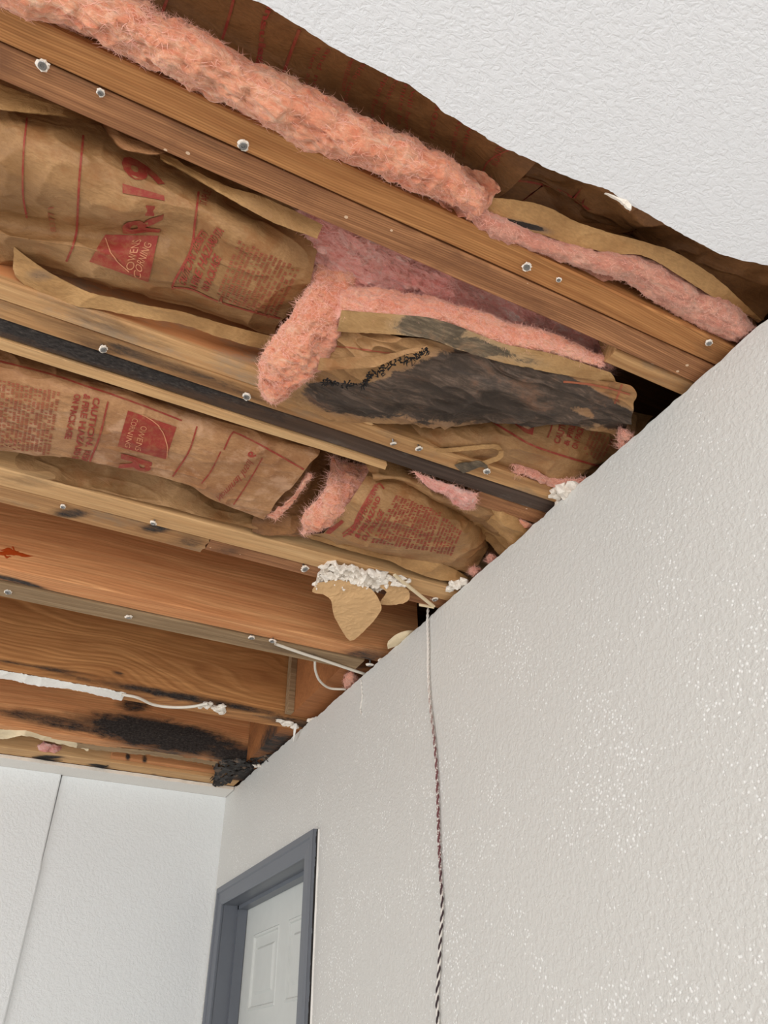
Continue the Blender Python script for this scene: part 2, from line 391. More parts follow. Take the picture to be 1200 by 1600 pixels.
# right wall: drywall face with a doorway, its top edge left ragged where the ceiling was pulled away
DY0, DY1, DZ = 2.353*.9-.012, 3.181*.9+.012, EYE[2]+.563*.9+.01
mb = MB()
def wallstrip(y0, y1, z0, z1, ragged):
    ny = max(2, int((y1-y0)/0.006)); ys = np.linspace(y0, y1, ny)
    top = np.full(ny, z1)
    if ragged: top = z1+0.004*fbm(np.stack([ys*30, ys*0, ys*0+3.3], 1), 5, 4)-0.002-0.003*np.maximum(0, vn(np.stack([ys*70, ys*0, ys*0], 1), 9))
    zs = np.linspace(0, 1, 3)
    G = np.zeros((3, ny, 3)); G[..., 0] = XW; G[..., 1] = ys; G[..., 2] = z0+(top-z0)*zs[:, None]
    G2 = G.copy(); G2[..., 0] = XW+0.0127
    mb.grid(G, 0, smooth=False); mb.grid(G2, 0, flip=True, smooth=False)
    T = np.stack([G[-1], G2[-1]]); mb.grid(T, 1, smooth=False)
    for k in (0, -1): mb.grid(np.stack([G[:, k], G2[:, k]]), 1, smooth=False)
wallstrip(-3.2, DY0, 0, ZC+.004, True); wallstrip(DY0, DY1, DZ, ZC+.008, True); wallstrip(DY1, YB, 0, ZC+.0125, True)
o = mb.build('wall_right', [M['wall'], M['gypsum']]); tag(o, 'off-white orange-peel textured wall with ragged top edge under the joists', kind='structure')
# hidden framing behind the right wall closes the cavity
mb = MB()
mb.box((XW+.09+.0127, -3.2, 0), (XW+.14, DY0-.02, ZJ-.002)); mb.box((XW+.11, DY1+.02, 0), (XW+.14, YB+.1, ZJ-.002)); mb.box((XW+.0127, -3.2, ZJ-.04), (XW+1.5, YB+.1, ZJ-.003))
mb.box((XW+.11, DY0-.02, 0), (XW+.14, DY1+.02, ZJ-.002))
o = mb.build('trim_1', M['deck']); tag(o, 'wooden top plate and framing behind the right wall', kind='structure')
# far wall, left sheet standing proud of the right sheet
XS = 0.243
mb = MB()
def sheet(x0, x1, y, z0, z1, t=0.012):
    nx, nz = 40, 60
    xs = np.linspace(x0, x1, nx); zs = np.linspace(z0, z1, nz)
    X, Z = np.meshgrid(xs, zs); Y = np.full_like(X, y)
    mb.grid(np.stack([X, Y, Z], -1), 0, smooth=False)
    mb.box((x0, y+0.0002, z0), (x1, y+t, z1))
zc = ZC-0.001
sheet(XS, XW+.02, YB, 0, zc)
def seamx(z): return XS-0.002+0.004*math.sin((ZC-z)*3.2)-(0.003 if z > ZC-.3 else 0)
zs = np.linspace(0, zc, 80); L = []
for z in zs: L.append([(-4, YB-.010, z), (seamx(z)-.004, YB-.010, z), (seamx(z), YB-.008, z), (seamx(z)+.001, YB+.001, z)])
mb.grid(np.array(L), 0, smooth=False)
mb.box((-4, YB+.012, 0), (XW+.02, YB+.05, zc))
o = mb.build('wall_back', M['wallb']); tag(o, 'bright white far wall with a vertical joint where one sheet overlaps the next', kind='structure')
# remaining drywall ledge along the far wall
mb = MB(); xs = np.linspace(-4, XW-.002, 700)
e = YB-.098+.004*fbm(np.stack([xs*22, xs*0, xs*0], 1), 3)
G = np.array([[(x, ee, ZJ-.001) for x, ee in zip(xs, e)], [(x, ee, ZC) for x, ee in zip(xs, e)], [(x, ee+.004, ZC-.0005) for x, ee in zip(xs, e)], [(x, YB+.0, ZC-.0005) for x in xs]])
mb.grid(G[:2], 1, smooth=False); mb.grid(G[1:], 0, smooth=False)
o = mb.build('ceiling', [M['paintw'], M['gypsum']]); tag(o, 'narrow painted ceiling remnant left along the far wall', kind='structure')
# ceiling sheet still in place
epx = [(-500, -480), (-100, -290), (200, -120), (330, -38), (372, -14), (405, 4), (470, 42), (560, 95), (650, 140), (700, 178), (760, 215), (840, 255), (900, 280), (948, 297), (985, 319), (1040, 351), (1090, 379), (1140, 402), (1180, 411), (1215, 416), (1300, 420)]
E_ = np.array([P(a, b, -.0127) for a, b in epx])
E_ = cr(E_, np.linspace(0, 1, 900))
E_[:, 1] += 0.0022*fbm(np.stack([E_[:, 0]*60, E_[:, 0]*0, E_[:, 0]*0], 1), 4, 5)
E_ = E_[E_[:, 0] < XW]; E_ = np.vstack([E_, [XW, E_[-1, 1], E_[0, 2]]])
E_ = E_[E_[:, 0] > -3.8]
mb = MB(); fr = E_.copy(); fr[:, 1] = -3.2
a = E_.copy(); b = E_.copy(); b[:, 1] -= .0; b[:, 2] += .0127; b[:, 1] += 0.0012
rows = [E_+(fr-E_)*t for t in (0, .002, .05, .3, 1)]
mb.grid(np.stack(rows), 0, smooth=False); mb.grid(np.stack([a, b]), 1, smooth=False)
top = [r+np.array([0, 0, .0127]) for r in rows]; mb.grid(np.stack(top), 1, flip=True, smooth=False)
o = mb.build('ceiling', [M['ceil'], M['dpaper']]); tag(o, 'white textured drywall ceiling cut off along a curved edge', kind='structure')
# unseen roof deck and rim boards, added to keep outside light out of the bays
mb = MB(); mb.box((-4, -3.2, ZJ+.24), (XW+1.52, YB+.3, ZJ+.26)); mb.box((XW+1.5, -3.2, ZJ-.05), (XW+1.52, YB+.3, ZJ+.24)); mb.box((-4, YB+.06, ZJ-.02), (XW+1.52, YB+.09, ZJ+.24))
o = mb.build('trim_2', M['deck']); tag(o, 'unseen wooden deck and rim boards above the joists, added to block outside light', kind='structure')

# door casing and jamb
yo0, yo1, zo = 2.268*.9, 3.238*.9, EYE[2]+.627*.9
yi0, yi1, zi = 2.353*.9, 3.181*.9, EYE[2]+.563*.9
mb = MB()
def casing_piece(p_out, p_in):       # p_out / p_in: 2D end pairs on the wall; stepped section between them
    sec = [(0, 0.0), (0, .017), (.30, .018), (.36, .0135), (.7, .012), (.94, .0105), (1, .008), (1, 0.0)]
    rows_ = []
    for s_, h_ in sec:
        rows_.append([(XW-h_, p_out[k][0]+(p_in[k][0]-p_out[k][0])*s_, p_out[k][1]+(p_in[k][1]-p_out[k][1])*s_) for k in (0, 1)])
    mb.grid(np.array(rows_), 0, smooth=False)
casing_piece(((yo0, 0), (yo0, zo)), ((yi0, 0), (yi0, zi)))
casing_piece(((yo0, zo), (yo1, zo)), ((yi0, zi), (yi1, zi)))
casing_piece(((yo1, zo), (yo1, 0)), ((yi1, zi), (yi1, 0)))
XD = 1.029*.9
mb.box((XW-.001, yi0-.012, 0), (XD+.04, yi0, zi+.012)); mb.box((XW-.001, yi1, 0), (XD+.04, yi1+.012, zi+.012)); mb.box((XW-.001, yi0-.012, zi), (XD+.04, yi1+.012, zi+.012))
s0 = XD-.034
mb.box((s0, yi0, 0), (XD-.002, yi0+.012, zi)); mb.box((s0, yi1-.012, 0), (XD-.002, yi1, zi)); mb.box((s0, yi0, zi-.012), (XD-.002, yi1, zi))
yy = np.linspace(0.6, zo, 260); q = np.stack([yy*35, yy*0, yy*0], 1)
G = np.array([np.stack([np.full(260, XW-.004), yo0-.0002+0*yy, yy], 1), np.stack([np.full(260, XW-.002), yo0-.001-.004*np.maximum(0, fbm(q, 3)+.05), yy], 1), np.stack([np.full(260, XW), yo0-.0015-.006*np.maximum(0, fbm(q, 3)+.05), yy], 1)])
mb.grid(G, 1)
G = np.array([np.stack([np.full(260, XW-.0175), yo0+.0006+.0012*np.maximum(0, fbm(q*2, 9)), yy], 1), np.stack([np.full(260, XW-.004), yo0-.0004+0*yy, yy], 1)]); mb.grid(G, 2)
o = mb.build('trim_3', [M['trim'], M['paintw'], M['blackbit']]); tag(o, 'slate grey painted door casing and jamb', kind='structure')
# door leaf with raised panels
mb = MB(); mb.box((XD+.004, yi0+.003, .01), (XD+.038, yi1-.003, zi-.003))
def rp(ya, yb, za, zb):
    seq = [(0, 0), (.003, .003), (.009, .002), (.016, -.013), (.028, -.013), (.048, .001)]
    rings = []
    for ins, h_ in seq:
        rings.append([(XD-h_, ya+ins, za+ins), (XD-h_, yb-ins, za+ins), (XD-h_, yb-ins, zb-ins), (XD-h_, ya+ins, zb-ins)])
    v = np.array(rings).reshape(-1, 3); f = []
    for i in range(len(seq)-1):
        for k in range(4): f.append((i*4+k, i*4+(k+1) % 4, i*4+4+(k+1) % 4, i*4+4+k))
    f.append(tuple(len(v)-4+k for k in range(4))); mb.add(v, f, 0, smooth=False)
# stiles and rails as one perforated face
A1 = PW(397, 1461, -(XD-XW)); A2 = PW(387.5, 1581, -(XD-XW)); A3 = PW(437, 1447, -(XD-XW)); A4 = PW(452, 1440, -(XD-XW))
ycols = [(A3[1], A1[1]), (yi0+.11, A4[1])]
if ycols[1][1] >= ycols[0][0]-.02: ycols[1] = (yi0+.11, ycols[0][0]-.05)
zr = [(A2[2], A1[2]), (A2[2]-.62, A2[2]-.10), (.25, A2[2]-.72)]
ysplit = sorted({yi0+.003, yi1-.003, *[q for c in ycols for q in c]}); zsplit = sorted({.01, zi-.003, *[q for c in zr for q in c]})
for a0, a1 in zip(ysplit[:-1], ysplit[1:]):
    for b0, b1 in zip(zsplit[:-1], zsplit[1:]):
        cy, cz = (a0+a1)/2, (b0+b1)/2
        if any(c[0] < cy < c[1] for c in ycols) and any(c[0] < cz < c[1] for c in zr): rp(a0, a1, b0, b1)
        else: mb.add([(XD, a0, b0), (XD, a1, b0), (XD, a1, b1), (XD, a0, b1)], [(0, 1, 2, 3)], 0, smooth=False)
o = mb.build('door_1', M['door']); tag(o, 'pale grey panelled door in a slate grey frame', kind='structure')

# ------------------------------------------------------------------ joists
K = HJ
def board(name, y, x0, x1, z0, z1, mat, label, cat='joist', group=None, yR=None, yz=None, seed=1, stains=(), rag=None, parent=None, uneven=0.0015, ragL=None):
    """A sawn board along x. y=(near,far) at the left, yR at the right."""
    yR = yR or y; dx = 0.006
    nx = max(8, int((x1-x0)/dx)); xs = np.linspace(x0, x1, nx); t = (xs-x0)/(x1-x0)
    ya = y[0]+(yR[0]-y[0])*t; yb = y[1]+(yR[1]-y[1])*t
    r = 0.0022
    sec = []                      # closed section, near-bottom corner rounded, denser on the visible faces
    nb, ns = 12, 34
    def pt(s_, h_): sec.append((s_, h_))
    for k in range(ns, 0, -1): pt(0, k/ns)
    pt(0, 'r'); pt('r', 0)
    for k in range(1, nb): pt(k/nb, 0)
    pt('R', 0); pt(1, 'r')
    pt(1, .3); pt(1, 1)
    G = np.zeros((len(sec), nx, 3)); hh = z1-z0
    for i, (s_, h_) in enumerate(sec):
        wdt = yb-ya
        yy = ya+r if s_ == 'r' else (yb-r if s_ == 'R' else ya+wdt*s_)
        zz = r if h_ == 'r' else hh*h_
        G[i, :, 0] = xs; G[i, :, 1] = yy; G[i, :, 2] = ZJ+z0+zz
    q = G.copy(); q[..., 0] *= 4; q[..., 1:] *= 25
    G[..., 2] += uneven*fbm(q, seed)*(1-np.minimum(1, (G[..., 2]-ZJ-z0)/hh)); G[..., 1] += uneven*fbm(q+7, seed+2)
    if rag:                       # splintered right end
        G[..., 0] += (np.clip((xs-(x1-rag*2))/(rag*2), 0, 1)**2)[None]*rag*1.4*vn(np.stack([G[..., 0]*0, G[..., 1]*160, G[..., 2]*60], -1), seed+5)
    mo = np.zeros(G.shape[:2])
    for s_ in stains: mo = np.maximum(mo, blob(*s_[:4], G, 0, *(s_[4:] or (1.0,))))
    mo[G[..., 1] > (ya+yb)[None]/2+(yb-ya)[None]*.45] *= 1
    b_ = MB(); b_.grid(G, 0, mo)
    b_.sm = [False]*len(b_.sm)
    nS = len(sec)
    b_.add(np.vstack([G[:, 0], G[:, -1]]), [tuple(range(nS)), tuple(range(2*nS-1, nS-1, -1))], 0, np.concatenate([mo[:, 0], mo[:, -1]]), False)
    b_.add(np.stack([G[0], G[-1]]).reshape(-1, 3), [(i, i+1, nx+i+1, nx+i) for i in range(nx-1)], 0, None, False)
    o_ = b_.build(name, mat, parent)
    if parent is None: tag(o_, label, cat, group)
    return o_
XR = XW+.10; XL = -1.6; HJD = .235
board('ceiling_joist', (.525*K, .568*K), XL, XR, 0, HJD, M['fir'], 'straight-grained joist board alongside the pink strip, nearest the white ceiling', group=None, seed=3, stains=[(1130, 545, 40, 30, .35)])
board('ceiling_joist', (.5715*K, .617*K), XL, XR, .001, HJD, M['fir2'], 'weathered brown joist board doubled against the nearest straight-grained joist, above the pink cavity', seed=4, stains=[(330, 225, 60, 10, .3, .44), (130, 120, 60, 12, .42, .44), (700, 450, 220, 14, .42, .45)])
bx = P(952, 562)[0]
board('wood_block', (.619*K, .652*K), bx, XR, .004, .09, M['stained'], 'short knotty wood block beside the black gap at the right wall', 'wood block', seed=5)
xa = P(575, 655)[0]
mould2 = [(60, 488, 150, 8, .5, .33), (250, 566, 150, 9, .62, .33), (150, 540, 60, 7, .6, .33), (350, 606, 90, 5, .55, .33)]
board('ceiling_joist', (.930*K, .971*K), XL, xa, .0, HJD, M['sister'], 'blond sistered board with orange near side, second joist row, left of the hanging pink flap', seed=6, rag=.02, stains=[(150, 500, 100, 12, .45, .33)])
board('ceiling_joist', (.972*K, 1.012*K), XL, XR, .0005, HJD, M['stained'], 'water-stained board running along the black mouldy board, with screws', seed=7, stains=mould2)
fullm = [(200, 570, 900, 60, 1.0, .33)]
board('ceiling_joist', (1.014*K, 1.054*K), XL, XR, .003, HJD, M['black'], 'black mouldy joist board running to the right wall', seed=8, stains=[(120, 520, 420, 40, 1.2, .33)])
xc = P(594, 728)[0]
board('nailing_strip', (1.056*K, 1.098*K), XL, xc, .0, .038, M['pine'], 'pale clean wood strip with broken end beside the black board', 'wood strip', seed=9, rag=.012, yR=(1.056*K, 1.076*K), stains=[(130, 560, 70, 10, .7, .32), (300, 610, 200, 5, .6, .32)])
xd = P(742, 782)[0]
board('wood_block', (1.056*K, 1.10*K), xd, XR, .006, .07, M['fir2'], 'short brown wood block under the right end of the black board', 'wood block', seed=10)
board('ceiling_joist', (1.413*K, 1.472*K), XL, XR, .0, HJD, M['pine'], 'blond board of the third joist row, below the lower paper batts', seed=11, stains=[(60, 750, 60, 10, .35)])
xg = P(322, 851)[0]
board('nailing_strip', (1.474*K, 1.537*K), XL, xg, .002, .05, M['stained'], 'stained wood strip under the third joist row, left of the crack', 'wood strip', seed=12, rag=.004, stains=[(110, 802, 30, 8, .8), (245, 825, 26, 8, .75), (300, 845, 30, 12, .55)])
board('nailing_strip', (1.474*K, 1.520*K), xg+.004, XR, .0025, .05, M['fir2'], 'wood strip under the third joist row, right of the crack', 'wood strip', seed=13, stains=[(350, 862, 30, 8, .6)])
board('ceiling_joist', (1.800*K, 1.866*K), XL, XR, .0, HJD, M['orange'], 'tall orange joist with a red resin streak at its left, above the grey-brown strip', seed=14, stains=[(570, 1025, 40, 12, .8), (20, 906, 60, 4, .8, .24), (120, 935, 90, 3, .7, .24)])
board('nailing_strip', (1.872*K, 1.945*K), XL, P(560, 1040)[0], -.002, .03, M['grey'], 'thin grey-brown strip along the underside of the tall orange joist', 'wood strip', seed=15, stains=[(480, 1022, 90, 6, .5, .2)])
board('ceiling_joist', (2.392*K, 2.470*K), XL, XR, .0, HJD, M['brown'], 'honey brown joist with cathedral grain behind the tall orange joist', seed=16, stains=[(300, 1092, 200, 7, .85, .18), (470, 1130, 80, 8, .8, .2), (60, 1042, 100, 3, .8, .16), (185, 1052, 10, 3, 1, .2)])
board('ceiling_joist', (2.86*K, 2.925*K), XL, XR, .0, HJD, M['orange'], 'farthest joist, heavily blackened by mould above the corner', seed=17, stains=[(250, 1150, 120, 24, 1.3, .17), (330, 1165, 90, 22, 1.0, .3), (90, 1128, 120, 10, .8, .2), (400, 1180, 60, 18, .9), (210, 1100, 24, 12, .9), (430, 1150, 20, 40, .6)])
board('nailing_strip', (YB-.17, YB-.10), XL, XW-.005, .0, .05, M['pine'], 'pale nailing strip along the top of the far white wall', 'wood strip', seed=18, stains=[(240, 1213, 6, 4, 1), (75, 1183, 26, 3, 1), (155, 1197, 16, 3, 1, .15)])
xe = P(178, 1180)[0]
board('wood_block', (YB-.20, YB-.172), xe, XW-.1, .012, .15, M['orange'], 'orange blocking board in the last bay above the far wall', 'wood block', seed=19, stains=[(200, 1182, 4, 7, 1), (226, 1186, 4, 7, 1)])
board('wood_block', (2.80*K, 2.855*K), P(183, 1105)[0], P(296, 1118)[0], .15, .2, M['stained'], 'short wood block above the mould on the farthest joist', 'wood block', seed=20, stains=[(230, 1110, 40, 12, .8)])
board('wood_block', (1.95*K, 2.388*K), XW-.055, XW+.1, .012, .232, M['block'], 'brown end blocking behind the looped white cable at the right wall', 'wood block', seed=23, stains=[(560, 1045, 20, 20, .5)])
board('wood_cleat', (2.352*K, 2.384*K), XW-.075, XW-.056, .012, .232, M['grey'], 'narrow pale upright cleat behind the looped white cable', 'wood cleat', seed=24)
board('wood_block', (2.475*K, 2.855*K), XW-.05, XW+.1, .0, .232, M['block'], 'orange end blocking beside the white sliver in the far corner', 'wood block', seed=25, stains=[(430, 1165, 40, 20, .9)])
board('wood_block', (2.93*K, YB-.172), XW-.045, XW+.1, .0, .15, M['block'], 'charred end blocking in the last bay behind the shredded paper', 'wood block', seed=26, stains=[(390, 1200, 50, 30, 1)])
# resin streak on the orange joist
mb = MB()
for k, (a, b, rr) in enumerate((((-15, 862), (52, 868), 4), ((0, 858), (30, 862), 3), ((18, 853), (26, 866), 2.2), ((2, 866), (18, 872), 2))):
    p = np.array([PY(a[0]+(b[0]-a[0])*t, a[1]+(b[1]-a[1])*t+1.5*math.sin(9*t+k), 1.80*K-.0008) for t in np.linspace(0, 1, 24)])
    wd = rr*.0012*np.sin(np.linspace(.15, 3.1, 24))*(1+.5*np.random.RandomState(k).rand(24))
    G = np.array([p-np.stack([wd*0, wd*0, wd], 1), p+np.array([0, -.0006, 0]), p+np.stack([wd*0, wd*0, wd], 1)]); mb.grid(G)
o = mb.build('resin_streak', M['resin']); tag(o, 'rust red resin streak bleeding from the tall orange joist', 'resin')

# ------------------------------------------------------------------ sheets, print and fluff
class Sheet:
    def __init__(s, ctrl, nu=160, nv=100, crumple=.004, crease=.004, seed=1, cs=(9, 14, 14), rs=(5, 9, 9), fn=None, edge=.0):
        S = surf(ctrl, nu, nv); n = normals(S)
        q = S*np.array(cs)+seed*3.1; d = crumple*fbm(q, seed, 4)*1.6
        d += crease*(ridge(S*np.array(rs)*1.7+seed, seed+3)-.3)+.5*crease*(ridge(S*np.array(rs)*4+seed, seed+8)-.3)
        if fn is not None: d = d+fn(S)
        S = S+n*d[..., None]
        if edge:
            U = np.linspace(0, 1, nu)[None]; V = np.linspace(0, 1, nv)[:, None]
            k = 1-np.minimum(1, np.minimum(np.minimum(U, 1-U)*nu, np.minimum(V, 1-V)*nv)/4)
            S = S+(k*edge)[..., None]*np.stack([fbm(S*120, 1), fbm(S*120, 2), fbm(S*120, 3)], -1)
        s.S = S; s.n = normals(S); s.nu = nu; s.nv = nv; s.px = proj(S); s.mb = MB()
    def uv(s, px, py):
        d = ((s.px-np.array([px, py]))**2).sum(-1); j, i = np.unravel_index(d.argmin(), d.shape)
        # local linear refinement
        i0 = min(max(i, 1), s.nu-2); j0 = min(max(j, 1), s.nv-2)
        du = (s.px[j0, i0+1]-s.px[j0, i0-1])/2; dv = (s.px[j0+1, i0]-s.px[j0-1, i0])/2
        A = np.array([du, dv]).T
        try: r = np.linalg.solve(A, np.array([px, py])-s.px[j0, i0])
        except Exception: r = np.zeros(2)
        r = np.clip(r, -60, 60)
        return np.array([(i0+r[0])/(s.nu-1), (j0+r[1])/(s.nv-1)])
    def at(s, uv, off):
        u = np.clip(uv[:, 0], 0, 1)*(s.nu-1); v = np.clip(uv[:, 1], 0, 1)*(s.nv-1)
        i = np.minimum(u.astype(int), s.nu-2); j = np.minimum(v.astype(int), s.nv-2); a = (u-i)[:, None]; b = (v-j)[:, None]
        def L(G): return (G[j, i]*(1-a)+G[j, i+1]*a)*(1-b)+(G[j+1, i]*(1-a)+G[j+1, i+1]*a)*b
        return L(s.S)+L(s.n)*off
    def mesh(s, mat, mould=None, hole=None, t=.0007):
        nv, nu = s.nv, s.nu
        i = (np.arange(nv-1)[:, None]*nu+np.arange(nu-1)[None]).reshape(-1); f = np.stack([i, i+1, i+nu+1, i+nu], 1)
        if hole is not None: f = f[~hole.reshape(-1)[i]]
        s.mb.add(s.S, f.tolist(), mat, mould)
        s.mb.add(s.S-s.n*t, f[:, ::-1].tolist(), mat, mould)
        return s
    def poly(s, V, faces, mat, off=.0010):
        V = np.asarray(V); ok = ((V > -.001) & (V < 1.001)).all(1)
        faces = [f for f in faces if all(ok[k] for k in f)]
        if faces: s.mb.add(s.at(V, off), faces, mat)
    def line(s, pts, wpx, mat=1, off=.0010):
        pts = cr(np.array(pts, float), np.linspace(0, 1, 14*len(pts)))
        tn = np.gradient(pts, axis=0); tn /= np.linalg.norm(tn, axis=1, keepdims=True)+1e-9; nn = np.stack([-tn[:, 1], tn[:, 0]], 1)*wpx/2
        A = np.array([s.uv(*q) for q in pts-nn]); B = np.array([s.uv(*q) for q in pts+nn]); k = len(pts)
        s.poly(np.vstack([A, B]), [(i, i+1, k+i+1, k+i) for i in range(k-1)], mat, off)
    def quad(s, c, mat=1, off=.0010, n=26):     # c: four image corners
        c = [np.array(q, float) for q in c]; V = []
        for j in range(n):
            for i in range(n):
                a, b = i/(n-1), j/(n-1); V.append(s.uv(*((c[0]*(1-a)+c[1]*a)*(1-b)+(c[3]*(1-a)+c[2]*a)*b)))
        s.poly(V, [(j*n+i, j*n+i+1, j*n+n+i+1, j*n+n+i) for j in range(n-1) for i in range(n-1)], mat, off)
    def text(s, body, start, end, up, mat=1, off=.0012, maxe=.05, stretch=True, bold=.0):
        """Lettering laid on the paper: start/end of the baseline and the top of the first letter, as image points."""
        cu = bpy.data.curves.new('lettering', 'FONT'); cu.body = body; cu.size = 1; cu.resolution_u = 3; cu.offset = bold
        ob = bpy.data.objects.new('lettering', cu); C.objects.link(ob)
        bpy.context.view_layer.update()
        me = bpy.data.meshes.new_from_object(ob.evaluated_get(bpy.context.evaluated_depsgraph_get()))
        bm = bmesh.new(); bm.from_mesh(me)
        bmesh.ops.triangulate(bm, faces=bm.faces[:])
        xsx = [v.co.x for v in bm.verts]; Lx = max(xsx)-min(xsx); x0_ = min(xsx)
        st = s.uv(*start); en = s.uv(*end); upv = s.uv(*up)
        for _ in range(4):
            lim = maxe*max(1.0, .0)
            ed = [e_ for e_ in bm.edges if e_.calc_length() > .35]
            if not ed or len(bm.verts) > 6000: break
            bmesh.ops.subdivide_edges(bm, edges=ed, cuts=1); bmesh.ops.triangulate(bm, faces=bm.faces[:])
        ex = (en-st)/Lx; ey = (upv-st)/.72
        V = np.array([st+ex*(v.co.x-x0_)+ey*v.co.y for v in bm.verts])
        bm.verts.index_update(); Fc = [tuple(v.index for v in f.verts) for f in bm.faces]
        s.poly(V, Fc, mat, off)
        bm.free(); bpy.data.objects.remove(ob); bpy.data.curves.remove(cu); bpy.data.meshes.remove(me)
    def marks(s, corners, rows, mat=2, seed=0, fill=.62, gap=.25):
        """rows of small worn print too faint to read: corners = start/end of first row, end/start of last row"""
        rnd = random.Random(seed); c = [np.array(q, float) for q in corners]
        for r_ in range(rows):
            b = (r_+.5)/rows; A = c[0]*(1-b)+c[3]*b; B = c[1]*(1-b)+c[2]*b
            row = (c[3]-c[0])/rows; x = rnd.random()*.03; Ln = np.linalg.norm(B-A)
            hpx = np.linalg.norm(row)*fill
            while x < 1:
                wl = rnd.choice((3, 4, 5, 7, 8))*hpx*.55/Ln
                k = 0; nl = max(2, int(wl*Ln/(hpx*.6)))
                for q in range(nl):
                    a0 = x+wl*q/nl; a1 = a0+wl/nl*.68
                    if a1 > 1: break
                    hh = .5 if rnd.random() < .3 else .36; lo = -.3
                    V = [s.uv(*(A+(B-A)*a+row*h_*fill*1.4)) for a, h_ in ((a0, lo), (a1, lo), (a1, hh), (a0, hh))]
                    if rnd.random() < .88: s.poly(V, [(0, 1, 2, 3)], mat, .0011)
                x += wl+gap*hpx/Ln*1.6
    def build(s, name, mats, parent=None): return s.mb.build(name, mats, parent)

def fluff(ctrl, name, mat, parent=None, nu=170, nv=70, T=.03, bulge=.008, rr=.18, amp=.007, fine=.0028, seed=1, hairs=1500, hair_mat=None, hl=.014, fn=None, ends=True, hw=.00028):
    """A lofty slab of fibreglass whose outline follows ctrl; closed, with thickness T behind."""
    S = surf(ctrl, nu, nv); n = normals(S)
    U = np.linspace(0, 1, nu)[None]; V = np.linspace(0, 1, nv)[:, None]
    su = np.linalg.norm(np.diff(S, axis=1), axis=-1).sum(1).mean(); sv = np.linalg.norm(np.diff(S, axis=0), axis=-1).sum(0).mean()
    ra = rr*min(su, sv)
    d = np.minimum(np.minimum(U, 1-U)*su, np.minimum(V, 1-V)*sv)
    k = np.clip(d/ra, 0, 1); f = np.sqrt(1-(1-k)**2)
    if fn is not None: bul = bulge*f+fn(S)*f
    else: bul = bulge*f
    Fr = S+n*bul[..., None]; Bk = S-n*(T*f)[..., None]
    def disp(G, sg):
        e_ = amp*1.6*fbm(G*22+seed, seed, 4)+fine*2*fbm(G*np.array([90, 190, 190])+seed, seed+5, 3)
        e_ = e_+amp*.55*(ridge(G*np.array([14, 30, 30])+seed, seed+2)-.3)*-1
        jit = np.stack([fbm(G*75+9, seed+1, 3), fbm(G*75+4, seed+2, 3), fbm(G*75, seed+3, 3)], -1)*amp*.7
        return G+n*sg*(e_*(.35+.65*f))[..., None]+jit
    edge = f[..., None] < 1e-6
    A = disp(Fr, 1); B = disp(Bk, -1); B = np.where(edge, A, B)
    b_ = MB(); b_.grid(A, 0); b_.grid(B, 0, flip=True)
    if hairs:
        rs_ = np.random.RandomState(seed+11); j = rs_.randint(0, nv, hairs); i = rs_.randint(0, nu, hairs)
        bd = rs_.rand(hairs) < .35                        # more strands at the rim
        j = np.where(bd & (rs_.rand(hairs) < .5), rs_.choice([0, 1, nv-1, nv-2], hairs), j); i = np.where(bd & (rs_.rand(hairs) < .3), rs_.choice([0, nu-1], hairs), i)
        p = A[j, i]; nn = n[j, i]
        t = rs_.randn(hairs, 3)*np.array([1.2, .8, .8]); t -= nn*(t*nn).sum(1, keepdims=True); t /= np.linalg.norm(t, axis=1, keepdims=True)
        L_ = hl*(.4+rs_.rand(hairs))[:, None]
        side = np.cross(t, nn); cu_ = rs_.randn(hairs, 1)*.45
        K_ = 5; rows_ = []
        for q in range(K_):
            a_ = q/(K_-1); c_ = p+t*L_*a_+side*L_*cu_*a_*a_+nn*L_*(.10*np.sin(a_*math.pi)*rs_.rand(hairs)[:, None]+.10*a_*rs_.rand(hairs)[:, None]-.02)
            wv = side*hw*(1-.85*a_); rows_ += [c_-wv, c_+wv]
        Vv = np.stack(rows_, 1).reshape(-1, 3); Fc = []
        for q in range(hairs):
            for k_ in range(K_-1): o_ = q*2*K_+2*k_; Fc.append((o_, o_+1, o_+3, o_+2))
        b_.add(Vv, Fc, 1)
    return b_.build(name, [mat, hair_mat or M['fib']], parent)

def strip(ctrl, name, mat, parent, seed=1, crumple=.002, crease=.002, nu=120, nv=24, mould=None, t=.0009, edge=.001):
    s = Sheet(ctrl, nu, nv, crumple, crease, seed, edge=edge)
    mo = None
    if mould:
        mo = np.zeros(s.S.shape[:2])
        for q in mould: mo = np.maximum(mo, blob(*q[:4], s.S, 0, *(q[4:] or (1.0,))))
    s.mesh(0, mo, t=t); return s.build(name, mat, parent)

# ---- batt A: nearest bay, pink strip squeezed out beside the first joist
root = thing('insulation_batt', P(600, 230, .03), 'long pink batt squeezed out between the white ceiling edge and the nearest joist', 'insulation')
up = [(-160, -140), (30, -40), (215, 5), (245, 18), (300, 46), (400, 97), (500, 148), (600, 203), (650, 222), (700, 258), (738, 292), (752, 322)]
lo = [(-140, -60), (20, 4), (140, 58), (200, 90), (270, 120), (380, 178), (500, 240), (600, 274), (650, 297), (700, 315), (735, 324), (748, 338)]
md = [((a[0]+b[0])/2, (a[1]+b[1])/2) for a, b in zip(up, lo)]
fluff([[(x, y, .03) for x, y in up], [(x, y, -.002) for x, y in md], [(x, y, .010) for x, y in lo]], 'fibreglass', M['pink'], root, 420, 60, T=.04, bulge=.012, rr=.4, amp=.008, fine=.003, seed=21, hairs=5000, hl=.010)
up = [(738, 292), (757, 330), (785, 345), (840, 365), (900, 384), (960, 395), (1012, 403), (1047, 415), (1093, 452), (1133, 463), (1162, 488), (1182, 512)]
